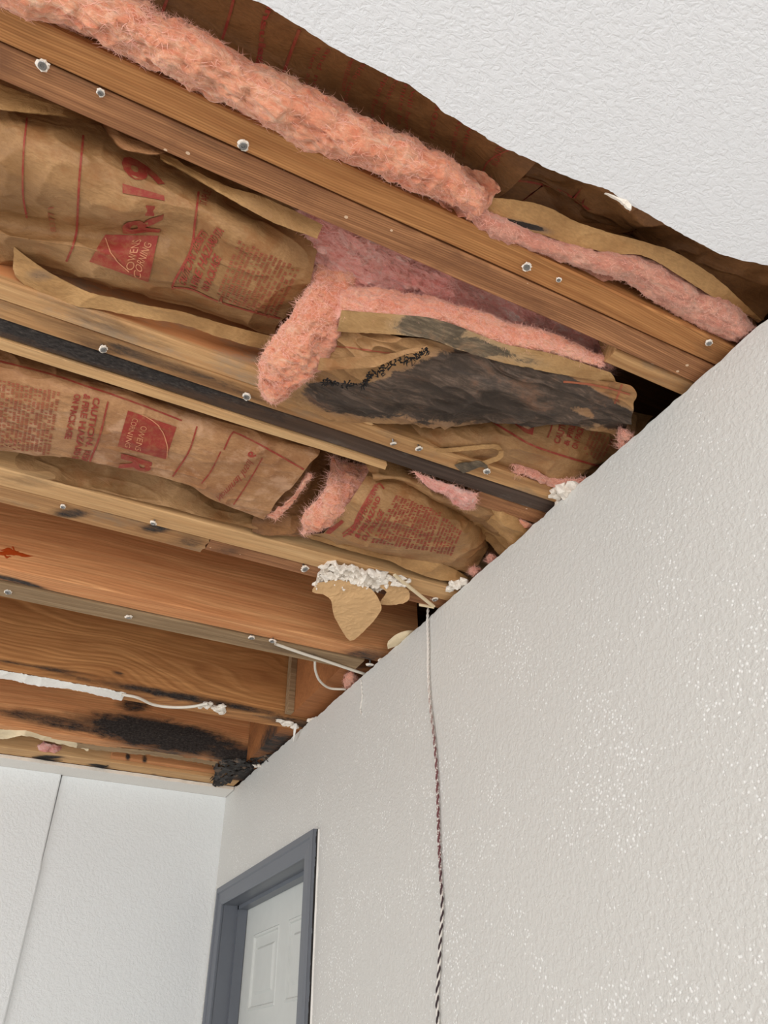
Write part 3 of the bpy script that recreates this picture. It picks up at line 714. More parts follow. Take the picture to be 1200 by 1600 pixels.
lo = [(728, 322), (746, 352), (775, 371), (840, 394), (890, 410), (950, 428), (985, 447), (1033, 477), (1062, 496), (1092, 512), (1120, 525), (1150, 533)]
md = [((a[0]+b[0])/2, (a[1]+b[1])/2) for a, b in zip(up, lo)]
fluff([[(x, y, .028) for x, y in up], [(x, y, .004) for x, y in md], [(x, y, .012) for x, y in lo]], 'fibreglass', M['pinkd'], root, 300, 44, T=.04, bulge=.007, rr=.45, amp=.005, fine=.002, seed=22, hairs=3500, hl=.007)
# brown facing of batt A
s = Sheet([[(-400, -420, .02), (0, -250, .02), (300, -120, .02), (480, 10, .016), (640, 95, .016), (760, 175, .016), (860, 225, .016)],
           [(-350, -330, .035), (0, -170, .04), (280, -60, .04), (440, 50, .04), (600, 140, .045), (720, 220, .045), (830, 262, .03)],
           [(-250, -230, .05), (60, -100, .05), (260, -10, .05), (420, 90, .05), (580, 180, .055), (700, 240, .055), (790, 300, .04)],
           [(-150, -150, .035), (40, -30, .035), (240, 25, .035), (400, 105, .034), (600, 212, .034), (690, 262, .036), (752, 325, .03)]], 240, 60, .003, .002, 31)
s.mesh(0)
s.line([(268, -20), (258, 8), (250, 30)], 5); s.line([(366, -5), (357, 30), (347, 62)], 4.5); s.line([(468, 45), (455, 80), (442, 116)], 5)
s.text('insulation', (420, 5), (397, 112), (432, 8), 1, bold=.035)
for a, b, c_, wd in (((497, 72), (476, 135), (505, 74), 'then app'), ((512, 75), (488, 142), (520, 78), 'and not'), ((549, 88), (534, 140), (558, 91), 'ventilation'), ((566, 98), (541, 168), (575, 101), 'side toward'),
                     ((603, 118), (580, 182), (611, 121), 'open flame'), ((618, 122), (596, 188), (626, 125), 'construction'), ((632, 130), (622, 192), (640, 133), 'must be'), ((644, 138), (634, 200), (652, 141), 'will burn'),
                     ((683, 160), (672, 215), (691, 163), '60234'), ((718, 185), (706, 238), (726, 188), 'available'), ((734, 192), (722, 244), (742, 195), 'without'), ((780, 215), (768, 255), (791, 219), 'CAUTION')):
    s.text(wd, a, b, c_, 2)
s.line([(850, 222), (800, 232), (765, 250), (752, 275)], 2.5)
s.build('paper_facing', [M['kraftd'], M['ink'], M['ink']], root)
s = Sheet([[(780, 190, .016), (880, 245, .016), (990, 305, .016), (1090, 360, .014), (1240, 410, .014)],
           [(770, 240, .05), (860, 280, .07), (960, 330, .06), (1080, 380, .05), (1230, 440, .04)],
           [(760, 290, .045), (860, 310, .06), (950, 355, .075), (1070, 410, .05), (1210, 480, .05)],
           [(752, 330, .03), (845, 350, .034), (930, 368, .04), (1060, 400, .035), (1190, 505, .03)]], 200, 70, .010, .012, 33)
s.mesh(0); s.line([(760, 275), (830, 285), (880, 300), (925, 330)], 3); s.line([(790, 225), (770, 270), (757, 300)], 2.5)
s.text('OWENS', (793, 222), (784, 250), (800, 224), 1)
s.build('paper_facing', [M['kraftd'], M['ink'], M['ink']], root)
strip([[(752, 308, .022), (800, 312, .02), (850, 322, .02), (910, 350, .02), (980, 370, .02), (1050, 392, .02), (1120, 435, .022), (1190, 500, .03)],
       [(757, 330, .018), (790, 347, .014), (845, 366, .014), (900, 384, .014), (960, 396, .014), (1013, 402, .014), (1092, 450, .016), (1168, 494, .03)]], 'stapling_flange', M['kraftt'], root, 35, .003, .003, 160, 20, [(820, 352, 40, 5, .9, .25)])

# ---- batt B: upper left bay, kraft face with R-19
root = thing('insulation_batt', P(240, 350, .02), 'large brown paper faced batt marked R-19 at the upper left, below the nearest joist', 'insulation')
s = Sheet([[(-90, 75, .10), (60, 130, .10), (180, 185, .10), (300, 240, .10), (400, 290, .10), (500, 335, .09)],
           [(-90, 150, .055), (60, 170, .055), (180, 215, .06), (300, 272, .06), (400, 322, .065), (500, 372, .06)],
           [(-90, 215, .005), (60, 225, .0), (180, 262, .008), (300, 310, .012), (400, 350, .025), (496, 398, .04)],
           [(-90, 285, -.014), (60, 295, -.018), (180, 325, -.018), (300, 338, -.002), (400, 385, .0), (488, 430, .028)],
           [(-90, 325, .014), (60, 352, .016), (180, 366, .014), (290, 366, .008), (395, 422, -.002), (475, 462, .024)],
           [(-90, 352, .0), (60, 378, -.006), (180, 398, -.008), (280, 422, -.006), (380, 462, -.004), (452, 490, .03)],
           [(-90, 380, .01), (60, 398, .012), (180, 440, .008), (280, 460, .014), (360, 486, .02), (432, 512, .04)],
           [(-90, 410, .04), (60, 425, .04), (180, 455, .04), (280, 478, .045), (350, 500, .045), (428, 526, .06)]], 280, 190, .005, .005, 41)
s.mesh(0)
s.line([(42, 185), (37, 240), (36, 300), (42, 340)], 3); s.line([(130, 212), (124, 280), (121, 340), (118, 372), (104, 408)], 3.5)
s.line([(310, 300), (305, 345), (298, 390), (272, 440), (270, 452)], 3.5); s.line([(270, 448), (300, 452), (340, 470), (400, 488), (438, 497)], 2.5)
s.text('R-19', (247, 362), (252, 268), (192, 364), 1, bold=.035)
s.quad([(165, 366), (248, 368), (232, 440), (140, 408)], 1)
s.text('OWENS', (209, 421), (222, 374), (196, 420), 3, off=.0017); s.text('CORNING', (219, 434), (238, 382), (207, 430), 3, off=.0017)
s.line([(165, 372), (172, 392), (185, 408), (202, 424)], 1.6, 3, .0018)
s.text('83771', (88, 362), (84, 322), (79, 363), 2)
s.text('CAUTION. RESISTS', (289, 446), (325, 366), (279, 441), 1, bold=.035); s.text('& FIRE HAZARD STA', (306, 452), (350, 360), (296, 447), 1, bold=.035); s.text('ON PACKAGE', (324, 455), (346, 403), (314, 451), 1, bold=.035)
s.marks([(336, 462), (372, 372), (470, 420), (428, 500)], 14, 2, 3)
s.text('STAPLE', (322, 322), (330, 300), (310, 318), 1)
s.build('paper_facing', [M['kraft'], M['ink'], M['inkd'], M['inkl']], root)
strip([[(22, 384, .012), (50, 408, .010), (85, 432, .006), (142, 458, .004), (225, 475, .004), (292, 487, .006), (340, 503, .012), (430, 527, .03)],
       [(20, 420, .010), (28, 436, .006), (49, 452, .004), (94, 470, .002), (187, 492, .002), (280, 506, .003), (375, 537, .008), (418, 547, .02)]], 'stapling_flange', M['kraftt'], root, 43, .003, .004, 170, 24, [(60, 430, 20, 8, .5)])
strip([[(-80, 90, .05), (0, 132, .04), (70, 155, .04), (120, 176, .03), (165, 196, .03)], [(-80, 165, .012), (0, 171, .012), (60, 176, .012), (110, 183, .012), (150, 193, .014)]], 'stapling_flange', M['kraftt'], root, 44)
strip([[(150, 185, .03), (170, 200, .02), (200, 215, .02), (235, 225, .02), (262, 232, .03)], [(160, 198, .01), (186, 230, .0), (205, 238, .0), (240, 243, .002), (258, 238, .008)]], 'stapling_flange', M['kraftw'], root, 45, .002, .002, 60, 16)
strip([[(248, 228, .03), (300, 262, .02), (360, 292, .02), (420, 312, .02), (505, 351, .02)], [(252, 246, .012), (295, 272, .008), (345, 302, .006), (424, 346, .004), (496, 373, .008)]], 'stapling_flange', M['kraftt'], root, 46, .003, .004)

# ---- batt C: torn open, pink end hanging, mouldy paper
root = thing('insulation_batt', P(700, 560, 0), 'torn pink batt hanging open in the middle, its paper face blackened with mould', 'insulation')
fluff([[(470, 330, .055), (600, 375, .055), (720, 428, .055), (850, 484, .055), (960, 550, .055)],
       [(480, 380, .05), (600, 405, .045), (720, 446, .045), (850, 506, .05), (955, 560, .05)],
       [(490, 450, .05), (600, 450, .038), (720, 480, .036), (850, 524, .04), (950, 568, .045)],
       [(500, 500, .05), (600, 492, .04), (720, 520, .04), (850, 550, .04), (945, 580, .05)]], 'fibreglass', M['pinkr'], root, 220, 90, T=.04, bulge=.0, rr=.1, amp=.009, fine=.003, seed=51, hairs=3500, hair_mat=M['fibr'], hl=.02)
# cut edge of the flap
fluff([[(532, 448, .035), (590, 452, .03), (660, 462, .026), (720, 478, .022), (790, 502, .02), (865, 522, .018), (948, 560, .02)],
       [(530, 470, .0), (590, 478, -.004), (660, 486, -.004), (720, 502, -.002), (790, 524, .0), (860, 542, .004), (942, 566, .01)],
       [(530, 494, -.018), (590, 495, -.022), (660, 502, -.022), (720, 520, -.016), (790, 541, -.012), (860, 553, -.006), (938, 572, .002)]], 'cut_edge', M['peach'], root, 260, 46, T=.03, bulge=.006, rr=.3, amp=.006, fine=.003, seed=52, hairs=4000, hl=.008)
# hanging end
fluff([[(500, 352, .09), (515, 356, .09), (560, 378, .09)],
       [(490, 410, .06), (512, 425, .055), (556, 432, .05)],
       [(472, 462, .02), (505, 470, .01), (546, 468, .02)],
       [(440, 512, -.01), (480, 520, -.03), (528, 515, -.012)],
       [(408, 556, -.03), (452, 566, -.05), (508, 562, -.02)],
       [(403, 592, -.04), (440, 600, -.058), (478, 590, -.04)],
       [(411, 622, -.042), (428, 628, -.05), (446, 620, -.045)]], 'fibreglass', M['pink'], root, 90, 190, T=.04, bulge=.012, rr=.5, amp=.009, fine=.003, seed=53, hairs=4500, hl=.009)
fluff([[(536, 462, .01), (542, 470, .01), (538, 488, .0)], [(515, 505, -.02), (526, 512, -.02), (530, 520, -.018)], [(490, 548, -.03), (505, 556, -.032), (518, 552, -.02)], [(484, 572, -.032), (492, 578, -.034), (498, 572, -.03)]], 'fibreglass', M['peach'], root, 30, 90, T=.02, bulge=.004, rr=.5, amp=.005, fine=.002, seed=54, hairs=900, hl=.006)
s = Sheet([[(528, 515, -.020), (640, 528, -.030), (720, 548, -.026), (840, 578, -.016), (972, 600, -.002)],
           [(512, 542, -.026), (610, 552, -.040), (720, 574, -.036), (850, 598, -.026), (992, 612, -.006)],
           [(492, 572, -.028), (590, 582, -.046), (710, 604, -.044), (850, 622, -.030), (990, 632, -.008)],
           [(462, 592, -.012), (560, 614, -.036), (700, 634, -.034), (850, 645, -.018), (986, 655, .0)],
           [(452, 618, .0), (540, 644, -.016), (690, 655, -.014), (850, 656, -.004), (978, 672, .010)],
           [(448, 640, .03), (540, 655, .02), (690, 664, .02), (850, 662, .02), (972, 674, .03)]], 300, 170, .008, .011, 55, cs=(8, 22, 22), rs=(4, 15, 15))
mo = np.zeros(s.S.shape[:2])
for q in [(690, 600, 125, 58, 1.3, .14), (850, 610, 110, 52, 1.2, .22), (800, 630, 150, 38, 1.2, .1), (950, 645, 50, 22, 1.0, .3), (560, 625, 80, 24, 1.1, .15), (640, 560, 44, 18, .9, -.5), (520, 606, 44, 14, 1.0, 0)]:
    mo = np.maximum(mo, blob(*q[:4], s.S, 0, *q[4:]))
for q in [(935, 580, 60, 22, 1.2, .3), (585, 548, 90, 38, 1.2, .05), (525, 585, 50, 12, .8, .0), (900, 575, 90, 14, .7, .3), (960, 615, 40, 10, .6, .5), (905, 640, 26, 8, .6, .3)]: mo = np.clip(mo-blob(*q[:4], s.S, 0, *q[4:]), 0, 2)
s.mesh(0, mo)
s.line([(520, 540), (560, 545), (610, 551), (645, 550)], 2.2); s.line([(880, 596), (920, 600), (950, 606), (985, 616)], 3); s.line([(972, 600), (966, 616), (960, 630)], 3)
s.build('mouldy_facing', [M['kraftm'], M['inkd']], root)
strip([[(500, 560, -.046), (540, 558, -.050), (590, 556, -.052), (640, 545, -.050), (668, 540, -.046)], [(496, 578, -.050), (540, 576, -.056), (588, 572, -.058), (628, 556, -.056), (662, 546, -.050)]], 'torn_layer', M['kraft'], root, 58, .003, .004, 110, 24)
strip([[(534, 484, -.022), (600, 490, -.026), (670, 497, -.027), (720, 512, -.024), (790, 538, -.018), (860, 552, -.012), (954, 582, .0)],
       [(527, 517, -.026), (600, 522, -.036), (670, 530, -.036), (720, 548, -.032), (790, 568, -.026), (860, 582, -.02), (966, 602, -.006)]], 'stapling_flange', M['kraftb'], root, 56, .002, .002, 180, 24, [(675, 514, 55, 22, 1.2, .1), (740, 540, 60, 16, .8, .25), (810, 560, 40, 10, .4, .2)])
# ripped strands of charred paper along the tear
mb = MB(); rs_ = np.random.RandomState(4)
tear = cr(np.array([(506, 597), (520, 600), (545, 601), (568, 603), (573, 590), (590, 583), (606, 572), (628, 562), (645, 562), (655, 553), (672, 548)], float), np.linspace(0, 1, 150))
for k, (x, y) in enumerate(tear):
    L_ = 2+rs_.rand()*6; th = rs_.rand()*6.3; zz = -.048-.006*rs_.rand()
    x += rs_.randn()*1.2; y += rs_.randn()*2.2; p0 = P(x, y, zz); p1 = P(x+L_*math.cos(th), y+L_*math.sin(th), zz-.003); pm = (p0+p1)/2+rs_.randn(3)*.002
    mb.tube([p0, pm, p1], [.0006, .0006+.0013*rs_.rand(), .0005], 0, 5)
tag(mb.build('torn_paper_edge', M['blackbit'], root), 'charred shreds')

# ---- batt D: deeper paper behind the flap with CAUTION print
root = thing('insulation_batt', P(820, 700, .04), 'brown paper batt with CAUTION print below the mouldy flap, reaching the right wall', 'insulation')
s = Sheet([[(540, 630, .10), (640, 640, .09), (740, 640, .08), (850, 640, .09), (960, 640, .10), (1020, 650, .12)],
           [(560, 650, .05), (640, 660, .045), (720, 664, .03), (840, 662, .04), (930, 672, .06), (1000, 680, .09)],
           [(570, 672, .02), (640, 684, .02), (715, 690, .004), (820, 700, .002), (900, 712, .02), (975, 706, .07)],
           [(580, 690, .012), (650, 702, .01), (720, 712, .008), (800, 725, .008), (880, 745, .012), (945, 738, .05)],
           [(600, 704, .02), (650, 712, .02), (720, 722, .02), (790, 738, .02), (870, 757, .02), (930, 755, .05)]], 220, 110, .004, .005, 61)
s.mesh(0); s.line([(770, 660), (790, 672), (830, 695), (880, 712), (935, 728)], 3); s.line([(864, 658), (860, 672), (855, 684)], 2.2)
s.text('CAUTION', (873, 694), (886, 655), (864, 691), 1, bold=.03); s.text('& FIRE', (887, 697), (899, 664), (879, 694), 1, bold=.03); s.text('ON PACKAGE', (901, 702), (917, 658), (892, 699), 1, bold=.03)
s.marks([(908, 706), (925, 668), (960, 685), (940, 722)], 6, 2, 5)
s.quad([(800, 660), (835, 662), (832, 680), (820, 676)], 1, n=8)
s.build('paper_facing', [M['kraft'], M['ink'], M['inkd']], root)
fluff([[(800, 722, .012), (830, 735, .012), (870, 748, .012), (915, 750, .012)], [(808, 738, .002), (840, 746, .0), (880, 758, .0), (905, 756, .004)]], 'fibreglass', M['pinkd'], root, 120, 26, T=.015, bulge=.004, rr=.4, amp=.010, fine=.003, seed=63, hairs=700, hl=.012)
# twisted loop of torn flange above the black board
strip([[(560, 652, .004), (620, 680, .002), (680, 700, .0), (730, 697, -.004), (775, 694, -.006), (787, 708, -.006)],
       [(566, 658, .006), (622, 686, .004), (682, 706, .0), (730, 704, -.004), (770, 701, -.006), (781, 708, -.006)]], 'stapling_flange', M['kraftt'], root, 64, .001, .001, 90, 12)
strip([[(787, 704, -.006), (784, 716, -.008), (760, 726, -.006), (735, 730, -.002), (712, 728, .0)],
       [(780, 704, -.008), (776, 712, -.008), (756, 720, -.008), (735, 722, -.006), (716, 720, -.004)]], 'stapling_flange', M['kraftt'], root, 65, .002, .002, 60, 12)
strip([[(710, 727, -.004), (728, 722, -.008), (748, 720, -.01), (762, 728, -.008)], [(724, 738, -.004), (738, 734, -.008), (752, 730, -.01), (764, 736, -.008)]], 'paper_facing', M['kraftb'], root, 66, .003, .004, 50, 20, [(740, 728, 60, 30, 1.2)])

# ---- batt E: lower left, logo
root = thing('insulation_batt', P(230, 680, .0), 'brown paper batt with red square logo, left, below the black board', 'insulation')
s = Sheet([[(-90, 515, .05), (60, 560, .05), (180, 595, .05), (300, 632, .05), (400, 664, .045), (500, 702, .04)],
           [(-90, 545, .012), (60, 582, .014), (180, 612, .016), (300, 652, .018), (400, 684, .02), (497, 712, .02)],
           [(-90, 590, -.008), (60, 608, -.006), (180, 640, -.006), (300, 678, .0), (392, 705, .004), (480, 730, .008)],
           [(-90, 640, -.016), (60, 655, -.016), (180, 672, -.012), (290, 706, -.004), (378, 735, .0), (460, 758, .004)],
           [(-90, 680, -.008), (60, 692, -.010), (180, 712, -.006), (290, 738, -.002), (352, 764, -.006), (432, 785, .004)],
           [(-90, 698, .004), (60, 711, .004), (180, 729, .004), (288, 752, .006), (330, 778, .0), (412, 812, .004)]], 280, 130, .004, .005, 71)
s.mesh(0)
s.line([(-20, 560), (60, 580), (95, 590), (130, 602), (200, 625), (284, 657)], 2.6); s.line([(169, 627), (156, 680), (140, 722)], 3); s.line([(308, 666), (295, 705), (270, 744)], 2.6)
s.line([(350, 702), (362, 678), (372, 678), (420, 702), (478, 735)], 2.6); s.line([(345, 705), (330, 735), (315, 755)], 2); s.line([(410, 715), (390, 750), (365, 788)], 2)
s.quad([(200, 641), (276, 667), (259, 717), (184, 697)], 1)
s.text('OWENS', (221, 664), (211, 702), (231, 667), 3, off=.0017); s.text('CORNING', (208, 652), (195, 697), (217, 655), 3, off=.0017)
s.line([(222, 648), (240, 658), (254, 674), (261, 695), (261, 714)], 1.6, 3, .0018)
s.text('R-19', (192, 708), (182, 800), (238, 722), 1, bold=.035)
s.text('CAUTION. RESISTS', (147, 620), (124, 722), (157, 623), 1, bold=.035); s.text('& FIRE HAZARD STA', (132, 615), (110, 718), (142, 618), 1, bold=.035); s.text('ON PACKAGE', (117, 615), (101, 685), (127, 617), 1, bold=.035)
s.marks([(96, 612), (78, 712), (-20, 695), (-10, 590)], 15, 2, 7)
s.text('Nominal Insul', (338, 775), (387, 716), (344, 783), 1, bold=.0); s.text('6', (386, 712), (391, 704), (397, 716), 1, bold=.035)
s.build('paper_facing', [M['kraftw'], M['ink'], M['inkd'], M['inkl']], root)
strip([[(-90, 670, .07), (60, 702, .06), (180, 726, .06), (290, 752, .055), (350, 785, .05), (415, 812, .03)],
       [(-90, 690, .035), (60, 722, .035), (180, 750, .035), (290, 778, .03), (350, 800, .028), (410, 818, .02)],
       [(-90, 716, .003), (60, 746, .003), (180, 773, .003), (290, 800, .003), (350, 815, .003), (402, 828, .003)]], 'stapling_flange', M['kraft'], root, 73, .004, .004, 160, 40)
fluff([[(484, 740, .012), (487, 742, .014)], [(458, 776, .006), (464, 778, .008)], [(434, 796, .004), (444, 802, .006)], [(414, 806, .003), (430, 812, .003)]], 'fibreglass', M['peach'], root, 24, 90, T=.006, bulge=.002, rr=.5, amp=.007, fine=.003, seed=74, hairs=420, hl=.012)

# ---- batt F: torn brown paper between
root = thing('insulation_batt', P(470, 770, .05), 'dark gap batt of torn brown paper right of the red square logo paper', 'insulation')
s = Sheet([[(455, 670, .12), (520, 700, .12), (590, 720, .12), (640, 740, .12)], [(440, 720, .09), (500, 740, .09), (560, 760, .09), (620, 780, .09)], [(420, 770, .05), (470, 790, .05), (530, 800, .06), (600, 830, .07)], [(395, 812, .012), (450, 818, .012), (500, 825, .02), (580, 850, .05)], [(395, 832, .002), (440, 838, .002), (480, 842, .002), (560, 862, .01)]], 120, 90, .008, .010, 76)
s.mesh(0); s.build('paper_facing', [M['kraftd'], M['ink']], root)
fluff([[(520, 715, .07), (540, 722, .07), (575, 728, .07), (602, 738, .05)],
       [(514, 745, .04), (535, 752, .035), (558, 758, .03), (574, 760, .03)],
       [(502, 775, .012), (518, 780, .004), (535, 784, .004), (552, 782, .01)],
       [(474, 802, .006), (495, 806, -.01), (515, 806, -.01), (536, 800, .0)],
       [(472, 834, .0), (480, 832, -.006), (490, 828, -.006), (505, 820, .0)]], 'fibreglass', M['pink'], root, 80, 100, T=.03, bulge=.008, rr=.4, amp=.010, fine=.003, seed=78, hairs=2600, hl=.014)

# ---- batt G: pillow of paper with print rows
root = thing('insulation_batt', P(630, 820, .0), 'bulging brown paper batt printed with rows of red text, above the third joist row', 'insulation')
s = Sheet([[(585, 715, .09), (640, 730, .09), (690, 755, .09), (740, 790, .09), (775, 822, .10)],
           [(572, 745, .03), (625, 752, .03), (685, 778, .035), (738, 812, .04), (770, 846, .07)],
           [(552, 775, -.006), (608, 784, -.014), (668, 806, -.010), (722, 832, .004), (760, 862, .04)],
           [(532, 802, -.012), (590, 822, -.026), (650, 840, -.020), (706, 856, -.004), (752, 878, .03)],
           [(508, 828, -.002), (570, 848, -.010), (632, 862, -.006), (692, 872, .002), (745, 890, .02)],
           [(486, 836, .006), (560, 860, .016), (630, 874, .02), (690, 886, .02), (742, 900, .02)]], 240, 140, .004, .005, 81)
s.mesh(0)
s.line([(536, 838), (552, 828), (556, 812), (570, 785), (590, 757), (600, 764)], 2.6); s.line([(535, 834), (560, 812), (575, 780)], 2)
s.text('WARNING TO PREVENT', (548, 838), (592, 760), (541, 833), 1, bold=.035); s.text('& FIRE HAZARD', (560, 841), (595, 778), (553, 837), 1, bold=.035); s.text('ON PACKAGE', (571, 845), (600, 800), (564, 841), 1, bold=.035)
s.marks([(578, 848), (618, 772), (690, 800), (668, 862)], 15, 2, 9)
s.marks([(670, 862), (692, 806), (722, 830), (706, 868)], 7, 2, 10)
s.quad([(504, 832), (534, 812), (538, 815), (516, 834)], 1, n=8)
s.build('paper_facing', [M['kraft'], M['ink'], M['ink']], root)
strip([[(474, 832, .004), (540, 850, .010), (610, 868, .012), (670, 872, .014), (700, 885, .016), (735, 902, .02)],
       [(474, 838, .0), (530, 856, .002), (600, 874, .002), (640, 890, .0), (690, 908, .0), (722, 905, .004)]], 'stapling_flange', M['kraftt'], root, 83, .004, .005, 120, 30)
# ---- batt H: crumpled upper right of the lower bay
root = thing('insulation_batt', P(760, 810, .03), 'crumpled brown paper batt with a pink strip, under the right end of the black board', 'insulation')
s = Sheet([[(560, 700, .06), (640, 722, .06), (720, 750, .06), (800, 790, .06), (860, 820, .07)],
           [(575, 735, .022), (640, 742, .02), (700, 768, .02), (770, 790, .02), (845, 822, .04)],
           [(585, 746, .010), (630, 752, .008), (685, 780, .006), (745, 800, .01), (810, 850, .03)],
           [(600, 752, .03), (640, 762, .03), (690, 792, .03), (745, 818, .04), (800, 872, .05)]], 180, 80, .006, .008, 85)
s.mesh(0); s.build('paper_facing', [M['kraft'], M['ink']], root)
s = Sheet([[(725, 800, .02), (765, 795, .015), (800, 800, .015), (840, 815, .02)], [(735, 820, .05), (770, 812, .01), (800, 818, .0), (835, 830, .01)], [(765, 845, .05), (785, 840, .01), (805, 848, .0), (825, 850, .01)], [(775, 868, .05), (790, 866, .02), (800, 868, .01), (812, 862, .01)]], 70, 60, .008, .014, 86)
s.mesh(0); s.build('paper_facing', [M['kraftt'], M['ink']], root)
fluff([[(648, 738, .004), (680, 750, .002), (710, 760, .0), (742, 772, .0)], [(660, 752, .0), (690, 765, -.004), (715, 775, -.006), (744, 782, -.004)], [(680, 762, .004), (705, 780, .0), (725, 793, -.002), (740, 796, -.002)]], 'fibreglass', M['pinkr'], root, 110, 36, T=.014, bulge=.004, rr=.5, amp=.007, fine=.0025, seed=87, hairs=1300, hl=.010)
fluff([[(806, 812, .006), (818, 814, .004), (832, 820, .006)], [(800, 835, .002), (812, 840, .0), (822, 838, .002)], [(797, 852, .002), (802, 852, .0), (808, 850, .002)]], 'fibreglass', M['pink'], root, 30, 40, T=.014, bulge=.004, rr=.5, amp=.007, fine=.0025, seed=88, hairs=500, hl=.008)

# ---- loose tufts
def tuft(c, z, rx, ry, seed, label, mat='pinkd', group=None, n=30):
    x, y = c
    o_ = fluff([[(x-rx*.6, y-ry, z+.01), (x, y-ry*1.1, z), (x+rx*.8, y-ry*.8, z+.01)], [(x-rx, y, z), (x, y, z-.006), (x+rx, y, z)], [(x-rx*.8, y+ry*.8, z), (x-rx*.1, y+ry*1.1, z), (x+rx*.5, y+ry, z+.004)]], 'insulation_tuft', M[mat], None, n, n, T=.014, bulge=.006, rr=.5, amp=.010, fine=.003, seed=seed, hairs=500, hl=.012)
    return tag(o_, label, 'insulation tuft', group)
tuft((975, 690), .002, 11, 16, 91, 'small pink tuft at the wall top right of the black gap', n=40)
tuft((548, 1064), .004, 12, 12, 92, 'pink tuft by the looped white cable in the corner')
tuft((72, 1178), .02, 34, 14, 93, 'dusty rose scrap of insulation above the far wall', 'pinkr', n=50)
tuft((742, 892), .006, 8, 5, 94, 'brownish pink scrap at the wall beside the text-printed batt')
tuft((768, 873), .006, 6, 4, 95, 'tiny pink scrap on the wall top beneath the crumpled paper')
tuft((948, 558), .03, 8, 14, 96, 'wispy pink tuft between the flap and the knotty block', 'pinkr')

# ------------------------------------------------------------------ plaster, torn drywall, scraps
def plate(outline, mat, name, t=.006, parent=None, curl=0.0, seed=1, nz=.002, sub=.006, label=None, cat=None, mats=None):
    """flat irregular scrap: outline of (px,py,z)"""
    bm = bmesh.new(); P3 = [P(*q) for q in outline]
    P3 = list(cr(np.array(P3+[P3[0]]), np.linspace(0, 1, len(outline)*3+1))[:-1]) if len(outline) > 3 else P3
    vs_ = [bm.verts.new(p+np.random.RandomState(seed+i).randn(3)*nz*.25) for i, p in enumerate(P3)]
    bm.faces.new(vs_); bmesh.ops.triangulate(bm, faces=bm.faces[:])
    for _ in range(4):
        ed = [e_ for e_ in bm.edges if e_.calc_length() > sub]
        if not ed: break
        bmesh.ops.subdivide_edges(bm, edges=ed, cuts=1); bmesh.ops.triangulate(bm, faces=bm.faces[:])
    bm.verts.index_update(); V = np.array([v.co[:] for v in bm.verts]); Fc = [tuple(v.index for v in f.verts) for f in bm.faces]
    bd = {}
    for e_ in bm.edges:
        if len(e_.link_faces) == 1: bd[e_.index] = (e_.verts[0].index, e_.verts[1].index)
    nrm = np.cross(P3[len(P3)//3]-P3[0], P3[2*len(P3)//3]-P3[0]); nrm /= np.linalg.norm(nrm)+1e-12
    if nrm@(EYE-P3[0]) < 0: nrm = -nrm
    V = V+nrm*(nz*2*fbm(V*70+seed, seed, 4)+nz*.9*(ridge(V*90+seed, seed+4)-.3))[:, None]; bm.free()
    b_ = MB(); b_.add(V, Fc, 0, smooth=False); k = len(V); W = V-nrm*t
    b_.add(W, [f[::-1] for f in Fc], 0, smooth=False)
    for a, b in bd.values(): b_.add([V[a], V[b], W[b], W[a]], [(0, 1, 2, 3)], 0, smooth=False)
    o_ = b_.build(name, mats or mat, parent)
    if label: tag(o_, label, cat)
    return o_
def lumps(items, name, mat, parent=None, seed=1, amp=.5):
    """cluster of broken plaster crumbs: (px,py,z,radius_m)"""
    b_ = MB(); rs2 = np.random.RandomState(seed)
    for (x, y, z, r_) in items:
        bm = bmesh.new(); bmesh.ops.create_icosphere(bm, subdivisions=2, radius=1)
        V = np.array([v.co[:] for v in bm.verts]); bm.verts.index_update(); Fc = [tuple(v.index for v in f.verts) for f in bm.faces]; bm.free()
        d = 1+amp*2.6*fbm(V*1.5+rs2.rand(3)*20, seed, 4)+.2*(ridge(V*2.5+rs2.rand(3)*9, 3))
        V = V*d[:, None]*r_*(np.array([1.0, .8, .45])+.5*rs2.rand(3)); b_.add(V+P(x, y, z), Fc, 0, smooth=False)
    return b_.build(name, mat, parent)
rs3 = np.random.RandomState(12)
def crumbs(x0, y0, x1, y1, n, z, r0, r1, spread):
    out = []
    for i in range(n):
        t = rs3.rand(); out.append((x0+(x1-x0)*t+rs3.randn()*spread, y0+(y1-y0)*t+rs3.randn()*spread, z+rs3.rand()*.003, r0+(r1-r0)*rs3.rand()))
    return out
root = thing('drywall_remnant', P(545, 905, -.01), 'broken white plaster with a pointed tan paper flap hanging under the third joist row', 'drywall scrap')
plate([(489, 913, -.008), (512, 880, -.006), (545, 885, -.006), (600, 900, -.006), (603, 918, -.01), (580, 930, -.012), (565, 936, -.012), (545, 925, -.012), (525, 910, -.012), (505, 918, -.010)], M['gypsum'], 'plaster_core', .008, root, seed=3, nz=.009, sub=.0035)
for k, it in enumerate(crumbs(500, 893, 598, 908, 9, -.010, .007, .013, 6)+crumbs(540, 920, 572, 932, 3, -.011, .006, .010, 3)+[(505, 886, -.01, .007), (530, 889, -.01, .009), (549, 887, -.008, .006), (494, 912, -.01, .006)]): lumps([it], 'plaster_crumb', M['gypsum'], root, 5+k)
plate([(494, 912, -.014), (530, 906, -.013), (565, 915, -.014), (585, 926, -.02), (596, 948, -.03), (590, 962, -.035), (570, 985, -.045), (547, 1001, -.05), (530, 978, -.043), (521, 958, -.036), (517, 938, -.028), (505, 929, -.02), (488, 925, -.018)], M['dpaper'], 'paper_backing', .0012, root, seed=4, nz=.0012)
